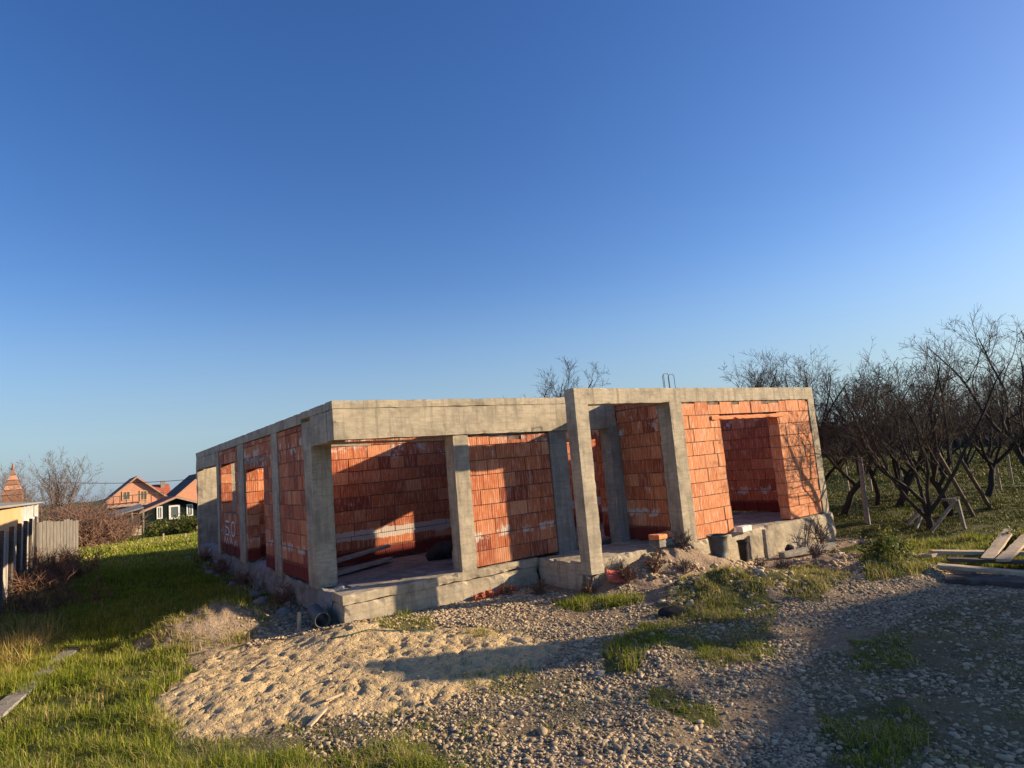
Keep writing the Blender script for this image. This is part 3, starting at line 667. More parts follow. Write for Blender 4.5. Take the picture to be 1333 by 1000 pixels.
bx, by = 2.62, 9.55; post('stake', (bx, by, -.15), (bx + .02, by, .14), .03, 'wood_pale', 'short pale stake in the gravel left of the drain pipe', 'stake')
# stakes in the meadow
for px, py, lb in ((213, 712, 'white stake in the meadow below the garden cottage'), (242, 712, 'pale thin stake in the meadow nearest the concrete end wall')):
    r_ = ray(px, py); t = 34 / r_[1]; X_, Y_ = r_[0] * t, 34; g_ = gz(X_, Y_); post('stake', (X_, Y_, g_), (X_, Y_, g_ + (.42 if px < 220 else .3)), .05, 'wood_pale', lb, 'stake', sq=True)
# broken brick pieces by the slab
bb = [(600, 776), (607, 771), (613, 777), (619, 769), (624, 775), (630, 768), (636, 771), (642, 765), (616, 773), (628, 772), (609, 779)]
wd = ['first from the left end', 'second from the left, tilted up', 'low in front of the heap', 'topmost on the left half', 'in the middle at the front', 'on top of the right half', 'at the right front', 'last at the right end by the foundation', 'in the middle of the heap', 'right of the middle', 'half buried at the left front']
for i, (px, py) in enumerate(bb):
    X_, Y_ = G(px, py); Y_ = min(Y_, 8.92); T = rotT((X_, Y_, gz(X_, Y_) + .03 + .02 * (i % 3)), random.uniform(-.6, .6), random.uniform(-.6, .6), random.uniform(0, 3))
    V, Fc = rough_box((-.07, -.04, -.03), (random.uniform(.04, .09), .04, .035), .035, .010, i, .02, T); mb = MB(); mb.add(V, Fc)
    thing('broken_brick', mb, 'clay', 'piece of broken red brick ' + wd[i], 'brick', 'broken bricks by the slab')
T = rotT((6.90, 7.42, gz(6.9, 7.4) + .08), .5, .25, -.5); mb = MB(); V, Fc = rough_box((-.15, -.12, -.02), (.15, .12, .03), .05, .006, 3, .02, T)
mb.add([v for v in V], Fc); thing('clay_tile', mb, 'clay_red', 'red clay tile leaning against the foot of the porch pillar', 'tile')
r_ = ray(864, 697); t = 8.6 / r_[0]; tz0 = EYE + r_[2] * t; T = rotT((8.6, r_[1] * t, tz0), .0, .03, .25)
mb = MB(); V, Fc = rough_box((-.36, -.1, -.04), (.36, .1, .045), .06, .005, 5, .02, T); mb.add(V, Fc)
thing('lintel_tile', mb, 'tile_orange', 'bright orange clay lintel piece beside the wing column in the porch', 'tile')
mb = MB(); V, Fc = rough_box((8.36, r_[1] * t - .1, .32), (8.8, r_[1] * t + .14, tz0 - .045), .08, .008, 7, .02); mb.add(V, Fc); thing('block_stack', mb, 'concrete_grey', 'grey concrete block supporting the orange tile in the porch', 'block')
mb = MB(); V, Fc = rough_box((10.3, 7.50, .345), (10.62, 7.64, .45), .06, .008, 8, .02); V = [Vector(v) for v in V]; mb.add(V, Fc); thing('white_block', mb, 'white_paint', 'small white aerated block on the doorway ledge', 'block')
# bins before the wing
def bucket(loc, r, h, mt, label, cat, tilt=0):
    e = empty('bucket', loc, label, cat); mb = MB(); n = 20
    prof = [(r * .8, 0), (r * .86, h * .3), (r * .93, h * .7), (r, h), (r + .012, h), (r + .012, h - .03), (r * 1.0, h - .03)]
    inner = [(r * .8, .01), (r * .96, h - .01)]
    for seq, nm in ((prof, 'shell'), (inner, 'lining')):
        mb = MB(); 
        for rr_, zz_ in seq:
            for k in range(n): mb.V.append((rr_ * math.cos(6.2832 * k / n), rr_ * math.sin(6.2832 * k / n), zz_))
        for i in range(len(seq) - 1):
            for k in range(n): mb.F.append([i * n + k, i * n + (k + 1) % n, (i + 1) * n + (k + 1) % n, (i + 1) * n + k]); mb.R.append(.5); mb.L.append(0)
        mb.F.append(list(range(n))); mb.R.append(.5); mb.L.append(0)
        if nm == 'shell': mb.build(nm, M[mt], e, True)
    mb = MB(); mb.tube([((r + .01) * math.cos(a), .02, h - .02 + (r + .05) * math.sin(a) * .0 - abs(math.sin(a)) * .12) for a in np.linspace(0, math.pi, 9)], .006, 5); mb.build('handle', M['rust'], e)
    e.rotation_euler.x = tilt; return e
bucket((9.22, 7.25, gz(9.22, 7.25)), .17, .38, 'dark_pipe', 'tall dark grey tub standing by the wing column', 'bucket')
bucket((9.98, 7.30, gz(9.98, 7.3)), .095, .40, 'stone_dark', 'narrow dark can standing under the doorway ledge', 'can')
post('stub_post', (10.86, 7.42, -.2), (10.87, 7.42, .33), .055, 'wood_grey', 'short squared timber post before the doorway ledge', sq=True)
board('beam_timber', (10.9, 7.15, gz(10.9, 7.15) + .03), (12.4, 6.98, gz(12.4, 6.98) + .08), .14, .1, 'wood_grey', 'grey timber lying on rubble before the wing', cat='timber', seed=11)
x0, y0 = G(812, 757); x1, y1 = G(905, 742); board('plank', (x0, y0, gz(x0, y0) + .04), (x1, y1, gz(x1, y1) + .06), .13, .04, 'wood_pale', 'tan plank lying on the rubble in front of the porch', seed=12)
# left board in the grass
pts = [G(92, 850), G(22, 903), G(-12, 945)]
board('plank', (pts[0][0], pts[0][1], gz(*pts[0]) + .03), (pts[2][0], pts[2][1], gz(*pts[2]) + .03), .2, .04, 'wood_grey', 'weathered board lying in the grass at the left edge', seed=13)
for (a, b_, w, lb) in (((402, 952), (423, 932), .045, 'thin pale stick on the sand nearest the bottom grass'), ((424, 921), (447, 912), .035, 'short bleached stick on the sand')):
    p0, p1 = G(*a), G(*b_); board('stick', (p0[0], p0[1], gz(*p0) + .015), (p1[0], p1[1], gz(*p1) + .02), w, .02, 'wood_pale', lb, cat='stick')
mb = MB(); hp = [(428, 842), (455, 838), (480, 831), (510, 829), (535, 825), (560, 824)]
mb.tube([(*G(*p), gz(*G(*p)) + .012) for p in hp], .008, 6); thing('hose', mb, 'hose', 'thin green hose lying across the sand', 'hose', smooth=True)
# lumber at the right edge
lum = [((1222, 748), (1360, 753), .05, .16, 'wood_pale', 'pale front plank of the lumber pile at the right edge'), ((1235, 742), (1370, 741), .11, .14, 'wood_dark', 'dark plank in the middle of the lumber pile'),
       ((1215, 736), (1365, 730), .16, .16, 'wood_pale', 'top plank at the back of the lumber pile')]
for i, (a, b_, zz_, w, mt, lb) in enumerate(lum):
    p0, p1 = G(*a), G(*b_); board('lumber', (p0[0], p0[1], gz(*p0) + zz_), (p1[0], p1[1], gz(*p1) + zz_), w, .05, mt, lb, 'lumber pile', seed=20 + i, cat='plank')
for i, (a, b_, lb) in enumerate((((1288, 742), (1318, 712), 'slanting pale plank leaning over the lumber pile'), ((1308, 745), (1362, 700), 'wide slanting plank nearest the right edge'))):
    p0, p1 = G(*a), G(*b_); board('lumber', (p0[0], p0[1], gz(*p0) + .2), (p1[0], p1[1], gz(*p1) + .38), .16, .04, 'wood_pale', lb, 'lumber pile', seed=24 + i, cat='plank')
x0, y0 = G(1222, 738); x1, y1 = G(1180, 733); board('lumber', (x0, y0, gz(x0, y0) + .12), (x1, y1, gz(x1, y1) + .1), .22, .05, 'wood_pale', 'short broken plank end left of the lumber pile', seed=27, cat='plank')
mb = MB(); xa, ya = G(1230, 755); xb, yb = G(1370, 762); V, Fc = rough_box((0, -.12, -.1), (math.hypot(xb - xa, yb - ya), .3, .05), .12, .03, 4, .04, rotT((xa, ya, gz(xa, ya)), 0, 0, math.atan2(yb - ya, xb - xa))); mb.add(V, Fc)
thing('shadow_slab', mb, 'wood_dark', 'dark slab standing in for the shadow underneath the lumber pile', 'timber')  # dark slab added as the shadow below the planks

# ------------------------------------------------------------------ bare trees
def grow(seed, h, th, tr, nl, levels, kids, spread, upt, thick=.006, sag=0, wob=.28):
    rs = random.Random(seed); trunk = MB(); crown = MB()
    def br(p, d, L_, r, lv):
        n = max(3, int(L_ / (.22 if lv < 2 else .13))) if lv < levels else 3
        n = min(n, 9); pts = [p.copy()]; rad = [r]; d = d.copy(); q = p.copy()
        for i in range(n):
            d = d + Vector((rs.gauss(0, wob), rs.gauss(0, wob), rs.gauss(0, wob * .7) + upt * (1 if lv else .3) - sag * lv)) * .55; d.normalize()
            q = q + d * (L_ / n); pts.append(q.copy()); rad.append(max(thick * .7, r * (1 - .78 * (i + 1) / n)) if lv else r * (1 - .3 * (i + 1) / n))
        sides = (9, 6, 4, 3, 3, 3)[lv]
        (trunk if lv < 2 else crown).tube(pts, rad, sides, caps=False)
        if lv >= levels: return
        if lv == 0:
            for k in range(nl):
                a = 6.283 * (k + rs.uniform(-.3, .3)) / nl; e = spread * rs.uniform(.7, 1.25)
                dd = Vector((math.cos(a) * e, math.sin(a) * e, 1)).normalized(); br(pts[-1 if k % 2 else -2], dd, (h - th) * rs.uniform(.7, 1.1), r * .55, 1)
            return
        for k in range(kids[lv]):
            t = rs.uniform(.22, 1.) if lv < levels - 1 else rs.uniform(.1, 1); i = min(n - 1, int(t * n)); pp = pts[i].lerp(pts[i + 1], t * n - i if t < 1 else 0)
            d0 = (pts[i + 1] - pts[i]).normalized(); o = d0.orthogonal().normalized(); o.rotate(Matrix.Rotation(rs.uniform(0, 6.28), 3, d0))
            an = rs.uniform(.45, 1.1); dd = (d0 * math.cos(an) + o * math.sin(an)).normalized()
            br(pp, dd, L_ * rs.uniform(.32, .6) * (1.15 - .5 * t), max(thick, rad[i] * .48), lv + 1)
    br(Vector((0, 0, -.1)), Vector((rs.uniform(-.15, .15), rs.uniform(-.15, .15), 1)), th + .1, tr, 0)
    return trunk, crown
def mktree(name, tc, loc, label, cat, mats, group=None, rz=0, s=1):
    e = empty(name, loc, label, cat, group, rz); e.scale = (s,) * 3
    a = tc[0].build('trunk', M[mats[0]], e, True); b_ = tc[1].build('crown', M[mats[1]], e, True); return [e, a, b_]
def cptree(src, loc, label, rz, s, group=None):
    e = src[0].copy(); COL.objects.link(e); e.location = loc; e.rotation_euler.z = rz; e.scale = (s,) * 3; e['label'] = label
    if group: e['group'] = group
    for ch in src[1:]: c = ch.copy(); COL.objects.link(c); c.parent = e
    return e
KD = (0, 8, 8, 5)
specs = [grow(101, 4.1, 1.15, .10, 4, 4, KD, .8, .12, .005, 0, .32), grow(102, 4.2, .35, .10, 5, 4, KD, .85, .12, .005, 0, .30), grow(103, 4.2, 1.3, .085, 4, 4, KD, .7, .16, .005, 0, .32), grow(104, 4.7, 1.2, .11, 5, 4, KD, .65, .16, .005, 0, .24)]
ORG = 'bare fruit trees of the orchard'
# nearest row: (px, py of foot, variant, scale, label)
near = [((1096, 672), 0, 1.02, 'bare fruit tree right beside the wing end column'), ((1142, 660), 2, .88, 'bare fruit tree behind the leaning wooden post'),
        ((1212, 690), 1, .92, 'low forked fruit tree with crossing trunks left of the trestle'), ((1238, 672), 3, .86, 'dark bushy fruit tree propped by two leaning poles'),
        ((1078, 664), 3, .95, 'bare fruit tree half hidden by the wing end column'), ((1168, 660), 0, 1.05, 'bare fruit tree between the leaning post and the forked tree'),
        ((1284, 650), 0, 1.0, 'bare fruit tree right of the propping poles'), ((1352, 632), 3, 1.2, 'tall bare tree reaching in from the right edge')]
protos = {}
for (p, v, s, lb) in near:
    X_, Y_ = G(p[0], p[1], -.3); loc = (X_, Y_, gz(X_, Y_)); rz = random.uniform(0, 6.28)
    if v not in protos: protos[v] = mktree('fruit_tree', specs[v], loc, lb, 'tree', ('bark_dark', 'bark_twig'), ORG, rz, s)
    else: cptree(protos[v], loc, lb, rz, s, ORG)
rows = []
for i in range(9):
    for j in range(13):
        X_ = 22 + i * 5.6 + random.uniform(-.5, .5); Y_ = 1.0 + j * 4.6 + i * 1.2 + random.uniform(-.5, .5)
        px, py, d_ = proj(np.array(X_), np.array(Y_), np.array(-.3))
        tt = 7.66 - Y_
        if 0 < tt < 8.5 and 7 < X_ - 1.9 * tt < 15.5: continue
        if random.random() < .3: continue
        if d_ > 3 and 700 < px < 1420: rows.append((float(d_), X_, Y_, float(px)))
rows.sort(); ordn = ['front', 'second', 'third', 'fourth', 'fifth', 'sixth', 'seventh', 'eighth', 'ninth']
for k, (d_, X_, Y_, px) in enumerate(rows):
    hid = px < 1060
    cptree(protos[k % 4], (X_, Y_, gz(X_, Y_)), ('bare orchard tree standing in the rows far behind the wing' if hid else 'bare orchard tree in the rows behind the nearest fruit trees'), random.uniform(0, 6.28), random.uniform(.82, 1.15), 'orchard trees hidden behind the wing' if hid else 'orchard trees in the back rows')
# trees whose tops show over the beams
for (px, s, v, lb, Yd) in ((712, 1.0, 3, 'bare tree whose top shows over the main beam left of the pillar', 19.5), (905, 1.02, 0, 'low bare tree whose twigs show over the wing beam', 13.5), (993, 1.22, 2, 'bare tree rising behind the right half of the wing beam', 14.5), (1050, 1.12, 1, 'bare tree crown touching the right end of the wing beam', 12.5)):
    r_ = ray(px, 600); t = 24 / (r_[0] * .571 + r_[1] * .812) if px < 800 else 20.5 / (r_[0] * .571 + r_[1] * .812)
    X_, Y_ = r_[0] * t, r_[1] * t
    if px < 800: s = 1.14
    elif px < 950: s = .84
    elif px < 1000: s = 1.0
    cptree(protos[v], (X_, Y_, gz(X_, Y_)), lb, random.uniform(0, 6.28), s, ORG)
for X_, Y_, s_, lb in ((18.6, -3.3, 1.15, 'unseen bare tree added to dapple the yard shadow, nearest the gable caster'), (20.6, -2.6, 1.2, 'unseen bare tree added to dapple the yard shadow, behind the nearest one'), (16.6, -4.2, 1.1, 'unseen bare tree added to dapple the yard shadow, closest to the yard')):  # unseen trees added to break up the edge of the gable shadow
    cptree(protos[2], (X_, Y_, gz(X_, Y_)), lb, X_, s_, 'unseen bare trees added to soften the yard shadow')
# far wood: one thicket of small bare trees at the horizon, uncountable
wd_ = MB(); rs_ = random.Random(5)
for i in range(2600):
    a = rs_.uniform(0, 1); dist = rs_.uniform(85, 130); th_ = math.radians(40 + 48 * a); X_, Y_ = dist * math.sin(th_), dist * math.cos(th_)
    b0 = Vector((X_, Y_, gz(X_, Y_))); hh = rs_.uniform(2.5, 5.5)
    for q in range(4):
        tip = b0 + Vector((rs_.uniform(-1.4, 1.4), rs_.uniform(-1.4, 1.4), hh * rs_.uniform(.5, 1))); mid_ = b0.lerp(tip, .5) + Vector((rs_.uniform(-.5, .5), rs_.uniform(-.5, .5), .4))
        wd_.tube([b0, mid_, tip], [.11, .09, .04], 3, False)
o = wd_.build('distant_wood', M['bark_brown'], None); tag(o, 'dark line of bare woodland at the horizon beyond the orchard', 'woodland', kind='stuff')

# props, post and trestle in the orchard
def gp(px, py): X_, Y_ = G(px, py, -.3); return Vector((X_, Y_, gz(X_, Y_)))
def above(p, px, py):   # point at the same depth row as p, seen at px,py
    r_ = ray(px, py); t = p.y / r_[1]; return Vector((r_[0] * t, p.y, EYE + r_[2] * t))
p = gp(1130, 686); post('orchard_post', p, above(p, 1119, 596), .06, 'wood_grey', 'leaning wooden post between the wing and the forked tree')
p = gp(1268, 676); post('prop_pole', p, above(p, 1221, 590), .05, 'bark_brown', 'left leaning pole propping the dark fruit tree', 'pole', 'tree props')
p = gp(1290, 664); post('prop_pole', p, above(p, 1248, 594), .05, 'bark_brown', 'right leaning pole propping the dark fruit tree', 'pole', 'tree props')
tz = empty('trestle', gp(1230, 692), 'low grey wooden trestle standing before the forked fruit tree', 'trestle'); o0 = Vector(tz.location)
p = gp(1257, 694); q = gp(1192, 688); A = above(p, 1246, 650) - o0; B_ = above(q, 1208, 652) - o0
for nm, a, b_ in (('rail', B_, A), ('leg', A, p - o0), ('leg', A + Vector((-.05, 0, 0)), p - o0 + Vector((-.35, .5, 0))), ('leg', B_, q - o0), ('leg', B_, q - o0 + Vector((.5, .4, 0)))):
    mb = MB(); mb.tube([a, b_], .04, 4); mb.build(nm, M['wood_grey'], tz)
for k, (px, py) in enumerate(((1135, 640), (1105, 640), (1178, 650), (1303, 640), (1318, 628))):
    p = gp(px, py); post('vine_stake', p, p + Vector((.03, 0, 1.1)), .035, 'wood_pale', ['pale stake in the grass just right of the wing', 'grey stake deep in the orchard', 'pale stake seen between the forked trunks', 'thin pale stake at the far right of the orchard', 'farthest pale stake at the right edge'][(1, 0, 2, 3, 4)[k]], 'stake', 'stakes in the orchard')

# bare sapling by the wing corner
def shrub(name, loc, h, n, r, mt, label, cat, seed, spread=.5, group=None, thick=.004, kids=5, lv=2):
    rs = random.Random(seed); mb = MB()
    def tw(p, d, L_, rad, l):
        pts = [p]; q = p
        for i in range(4):
            d = (d + Vector((rs.gauss(0, .22), rs.gauss(0, .22), rs.gauss(.03, .15)))).normalized(); q = q + d * L_ / 4; pts.append(q)
        mb.tube(pts, [max(thick * .5, rad * (1 - .2 * i)) for i in range(5)], 3 if l else 4, False, rs.random())
        if l < lv:
            for k in range(kids):
                i = rs.randint(1, 3); o_ = Vector((rs.gauss(0, 1), rs.gauss(0, 1), rs.gauss(.4, .7))).normalized(); tw(pts[i], (d * .7 + o_ * .8).normalized(), L_ * rs.uniform(.35, .6), rad * .6, l + 1)
    for i in range(n):
        a = rs.uniform(0, 6.28); e = rs.uniform(0, spread); tw(Vector((rs.gauss(0, r), rs.gauss(0, r), -.03)), Vector((math.cos(a) * e, math.sin(a) * e, 1)).normalized(), h * rs.uniform(.5, 1), thick * 3, 0)
    return tag(mb.build(name, M[mt], None, False, None), label, cat, group), mb
def place(o, loc): o[0].location = loc; return o[0]
place(shrub('sapling', None, .75, 6, .05, 'bark_brown', 'bare sapling with several stems at the wing corner', 'sapling', 3, .45, thick=.006), (12.75, 7.38, gz(12.75, 7.38)))
place(shrub('weed', None, .35, 22, .02, 'twig_brown', 'dry stalks in the rubble before the porch column', 'weeds', 4, .9), (8.35, 7.3, gz(8.35, 7.3)))
place(shrub('weed', None, .3, 26, .02, 'bramble', 'reddish dead weeds around the porch pillar foot', 'weeds', 5, 1.0), (7.0, 7.3, gz(7.0, 7.3)))
place(shrub('weed', None, .28, 18, .02, 'bramble', 'dark dead weeds between the slab and the porch pillar', 'weeds', 6, 1.0), (6.1, 8.4, gz(6.1, 8.4)))
place(shrub('weed', None, .3, 20, .02, 'twig_brown', 'straw coloured dry stems in front of the wing doorway', 'weeds', 7, 1.0), (*G(1020, 745), gz(*G(1020, 745))))
for i_, (X_, Y_, h_, lb) in enumerate(((6.45, 7.55, .3, 'reddish dead weeds left of the porch pillar foot'), (7.5, 7.15, .34, 'reddish dead weeds on the rubble right of the clay tile'), (5.7, 8.75, .22, 'small dead weeds beside the broken bricks'), (8.0, 7.0, .3, 'dry stems on top of the rubble heap before the porch'), (9.4, 6.6, .26, 'dry stems on the rubble in front of the dark tub'), (10.6, 6.3, .3, 'dry stems in the rubble below the short timber post'))):
    place(shrub('weed', None, h_, 13, .02, 'bramble' if i_ < 3 else 'twig_brown', lb, 'weeds', 90 + i_, 1.1), (X_, Y_, gz(X_, Y_)))
for i_, (Y_, lb) in enumerate(((11.6, 'dead weeds under the left wall nearest the corner column'), (14.6, 'dead weeds under the left doorway'), (17.2, 'dead weeds under the painted wall below the window'), (20.0, 'dead weeds near the concrete end wall'))):
    place(shrub('weed', None, .45, 14, .02, 'bramble', lb, 'weeds', 100 + i_, 1.1), (2.95, Y_, gz(2.95, Y_)))
place(shrub('stick', None, .55, 5, .1, 'wood_grey', 'grey sticks leaning on the foundation below the left wall', 'sticks', 8, .7, thick=.010, kids=1), (2.85, 13.6, gz(2.85, 13.6)))
# brambles by the fence
for i, (X_, Y_, h, n, lb) in enumerate(((-.75, 17.5, .75, 45, 'dark tangled brambles nearest the fence foot'), (-.45, 19.5, .8, 45, 'reddish dead brambles behind the nearest tangle'), (-.75, 22.5, .9, 40, 'tall brown brambles halfway along the fence'), (-.5, 15.2, .55, 40, 'low dark brambles before the dry grass'))):
    place(shrub('bramble', None, h, n, .42, 'bramble', lb, 'brambles', 30 + i, 1.0, kids=5, thick=.006), (X_, Y_, gz(X_, Y_)))
# leafy shrubs made of many small leaves
def leafy(name, loc, r, n, label, cat, seed, size=.03, group=None, mt='shrub'):
    rs = np.random.RandomState(seed); u = rs.normal(0, 1, (n, 3)); u /= np.linalg.norm(u, axis=1)[:, None]; rad = rs.uniform(.35, 1, n) ** .6
    lob = 1 + .35 * np.sin(u[:, 0] * 4 + seed) * np.cos(u[:, 1] * 5) + .15 * rs.normal(0, 1, n)
    P = u * (rad * lob)[:, None] * np.array(r); P[:, 2] = np.abs(P[:, 2])
    a = rs.normal(0, 1, (n, 3)); a /= np.linalg.norm(a, axis=1)[:, None]; b_ = np.cross(a, u); b_ /= np.maximum(np.linalg.norm(b_, axis=1)[:, None], .01)
    s = size * rs.uniform(.5, 1.3, n)[:, None]
    V = np.stack([P - a * s, P + b_ * s * .5, P + a * s, P - b_ * s * .5], 1).reshape(-1, 3); Fc = np.arange(4 * n).reshape(-1, 4)
    o = npmesh(name, V, Fc, M[mt], rnd=rs.rand(n)); o.location = loc; return tag(o, label, cat, group)
x_, y_ = G(1160, 742); leafy('shrub', (x_, y_, gz(x_, y_) - .05), (.42, .3, .4), 2600, 'yellow green leafy shrub left of the lumber pile', 'shrub', 1, .032)
x_, y_ = G(1325, 715); leafy('shrub', (x_, y_, gz(x_, y_)), (.5, .35, .45), 1800, 'bright green weeds behind the slanting planks', 'shrub', 2, .03)

# ------------------------------------------------------------------ left boundary fence
fence = empty('board_fence', (-1.2, 14.5, gz(-1.2, 14.5)), 'old grey board fence with dark posts along the left boundary', 'fence'); fo = Vector(fence.location)
rs_ = random.Random(3); yy = 12.2; k = 0
while yy < 26.4:
    w = rs_.uniform(.14, .19); zt_ = 1.46 + rs_.uniform(-.07, .05); g_ = gz(-1.2, yy)
    if not (k % 17 == 5):
        mb = MB(); V, Fc = rough_box((-1.22 + rs_.uniform(-.01, .01), yy, g_ - .05), (-1.195, yy + w - .012, zt_), .3, .004, k, .01); mb.add([v - fo for v in V], Fc)
        mb.build('board', M['board_near'], fence)
    yy += w; k += 1
for yp in (12.4, 14.6, 16.8, 18.9, 21.1, 23.4, 26.3):
    mb = MB(); mb.tube([Vector((-1.13, yp, gz(-1.13, yp) - .1)) - fo, Vector((-1.12, yp + .03, 1.58)) - fo], .045, 6); mb.build('post', M['wood_dark'], fence)
for zr in (.35, 1.15):
    mb = MB(); mb.box(Vector((-1.27, 12.2, zr)) - fo, Vector((-1.225, 26.4, zr + .07)) - fo); mb.build('rail', M['wood_grey'], fence)
f2 = empty('board_fence', (-1.1, 26.6, gz(-1.1, 26.6)), 'pale corrugated board fence closing off the far left corner', 'fence'); fo2 = Vector(f2.location)
for i in range(13):
    a = Vector((-1.15, 26.6)).lerp(Vector((.05, 30.5)), i / 13); b_ = Vector((-1.15, 26.6)).lerp(Vector((.05, 30.5)), (i + .88) / 13); g_ = gz(a.x, a.y); zt_ = 1.40 + rs_.uniform(-.07, .05) - .012 * i
    d_ = (b_ - a).normalized(); nn = Vector((-d_.y, d_.x)) * .02; mb = MB()
    V = [(a.x, a.y, g_), (b_.x, b_.y, g_), (b_.x + nn.x, b_.y + nn.y, g_), (a.x + nn.x, a.y + nn.y, g_)]; V = V + [(v[0], v[1], zt_) for v in V]
    mb.add([Vector(v) - fo2 for v in V], [[0, 3, 2, 1], [4, 5, 6, 7], [0, 1, 5, 4], [1, 2, 6, 5], [2, 3, 7, 6], [3, 0, 4, 7]]); mb.build('board', M['board_fence'], f2)
# shed behind the fence
shed = empty('shed', (-2.2, 16, 0), 'orange walled shed with a low grey roof behind the left fence', 'shed'); so = Vector(shed.location)
def sb(name, a, b_, mt, par=None, seg=.4, amp=.004):
    V, Fc = rough_box(a, b_, seg, amp, 1, .004); return npmesh(name, [v - so for v in V], Fc, M[mt], par or shed)
sb('wall', (-4.6, 10.0, -.1), (-1.50, 26.4, 1.93), 'wood_orange')
V = [(-4.9, 9.5, 2.22), (-1.34, 9.5, 1.96), (-1.34, 37.2, 1.99), (-4.9, 37.2, 2.25)]; V = V + [(v[0], v[1], v[2] + .05) for v in V]
npmesh('roof', [Vector(v) - so for v in V], [[0, 3, 2, 1], [4, 5, 6, 7], [0, 1, 5, 4], [1, 2, 6, 5], [2, 3, 7, 6], [3, 0, 4, 7]], M['roof_grey'], shed)
for yp in (27.6, 29.8, 32.5, 36.4): sb('post', (-1.62, yp, -.4), (-1.48, yp + .16, 1.95), 'white_paint')
sb('rail', (-1.58, 27.8, 1.35), (-1.52, 36.4, 1.43), 'white_paint')
sb('back_wall', (-4.2, 37.0, -.6), (-1.6, 37.1, 1.9), 'board_fence')

# ------------------------------------------------------------------ far houses (left)
def P_(px, py, Y): return onY(px, py, Y)
def gable(name, Y, pl, pr, peak, label, wall_m, roof_m, depth, eave_over=.35, base=-2.2):
    """house with its gable to the camera; pl/pr = eave pixels, peak = ridge pixel, placed at distance Y"""
    L_, R_, T_ = P_(*pl, Y), P_(*pr, Y), P_(*peak, Y); ez = (L_.z + R_.z) / 2; xm = (L_.x + R_.x) / 2
    e = empty(name, (xm, Y, base), label, 'house'); o = Vector(e.location)
    V = [(L_.x, Y, base), (R_.x, Y, base), (R_.x, Y, ez), (xm, Y, T_.z), (L_.x, Y, ez)]; V = V + [(v[0], Y + depth, v[2]) for v in V]
    npmesh('wall', [Vector(v) - o for v in V], [[0, 1, 2, 3, 4], [9, 8, 7, 6, 5], [0, 5, 6, 1], [1, 6, 7, 2], [4, 9, 5, 0]], M[wall_m], e)
    sl = (T_.z - ez) / (R_.x - xm); ov = eave_over
    for sgn in (-1, 1):
        xe = xm + sgn * ((R_.x - L_.x) / 2 + ov); ze = ez - sl * ov
        V = [(xm, Y - ov, T_.z + .03), (xe, Y - ov, ze + .03), (xe, Y + depth + ov, ze + .03), (xm, Y + depth + ov, T_.z + .03)]; V = V + [(v[0], v[1], v[2] + .16) for v in V]
        npmesh('roof', [Vector(v) - o for v in V], [[0, 1, 2, 3], [7, 6, 5, 4], [4, 5, 1, 0], [5, 6, 2, 1], [6, 7, 3, 2], [7, 4, 0, 3]], M[roof_m], e)
        V = [(xm, Y - ov - .06, T_.z - .05), (xe, Y - ov - .06, ze - .05), (xe, Y - ov - .06, ze + .15), (xm, Y - ov - .06, T_.z + .15)]; V = V + [(v[0], v[1] + .05, v[2]) for v in V]
        npmesh('bargeboard', [Vector(v) - o for v in V], [[0, 1, 2, 3], [7, 6, 5, 4], [4, 5, 1, 0], [5, 6, 2, 1], [6, 7, 3, 2], [7, 4, 0, 3]], M['soffit'], e)
    return e, o, Y
def opening(H_, p0, p1, kind='window', frame='white_paint', fw=.12, bars=1):
    e, o, Y = H_; a, b_ = P_(*p0, Y), P_(*p1, Y); x0, x1 = min(a.x, b_.x), max(a.x, b_.x); z0, z1 = min(a.z, b_.z), max(a.z, b_.z)
    f = bpy.data.objects.new(kind, None); COL.objects.link(f); f.parent = e; f.location = Vector(((x0 + x1) / 2, Y, z0)) - o; fo_ = Vector(((x0 + x1) / 2, Y, z0))
    mb = MB()
    for q in ((x0, z0, x0 + fw, z1), (x1 - fw, z0, x1, z1), (x0 + fw, z0, x1 - fw, z0 + fw), (x0 + fw, z1 - fw, x1 - fw, z1)): mb.box(Vector((q[0], Y - .07, q[1])) - fo_, Vector((q[2], Y - .005, q[3])) - fo_)
    if bars: xm = (x0 + x1) / 2; mb.box(Vector((xm - .03, Y - .06, z0 + fw)) - fo_, Vector((xm + .03, Y - .012, z1 - fw)) - fo_)
    mb.build('frame', M[frame], f); mb = MB(); mb.box(Vector((x0 + fw, Y - .035, z0 + fw)) - fo_, Vector((x1 - fw, Y - .02, z1 - fw)) - fo_); mb.build('pane', M['glass'], f)
h1 = gable('brick_house', 88, (139, 652), (216, 648), (175, 622), 'raw brick gabled house with red roof beyond the meadow', 'house_pink', 'roof_red', 12)
opening(h1, (159, 652), (170, 639), frame='wood_orange', bars=1); opening(h1, (182, 652), (192, 638), frame='wood_orange')
mb = MB(); a = P_(139, 659, 87.2); b_ = P_(212, 655, 87.2); mb.box(Vector((a.x, 86.6, a.z - .25)) - h1[1], Vector((b_.x, 87.98, a.z)) - h1[1]); mb.build('balcony', M['soffit'], h1[0])
mb = MB()
for i in range(10):
    x_ = a.x + (b_.x - a.x) * i / 9; mb.box(Vector((x_ - .04, 86.62, a.z)) - h1[1], Vector((x_ + .04, 86.7, a.z + .95)) - h1[1])
mb.box(Vector((a.x, 86.6, a.z + .96)) - h1[1], Vector((b_.x, 86.72, a.z + 1.04)) - h1[1]); mb.build('railing', M['wood_dark'], h1[0])
h2 = gable('garden_cottage', 76, (188, 666), (268, 657), (229, 648), 'dark green cottage with white framed windows and red roof edges', 'dark_green', 'roof_red', 8, .5)
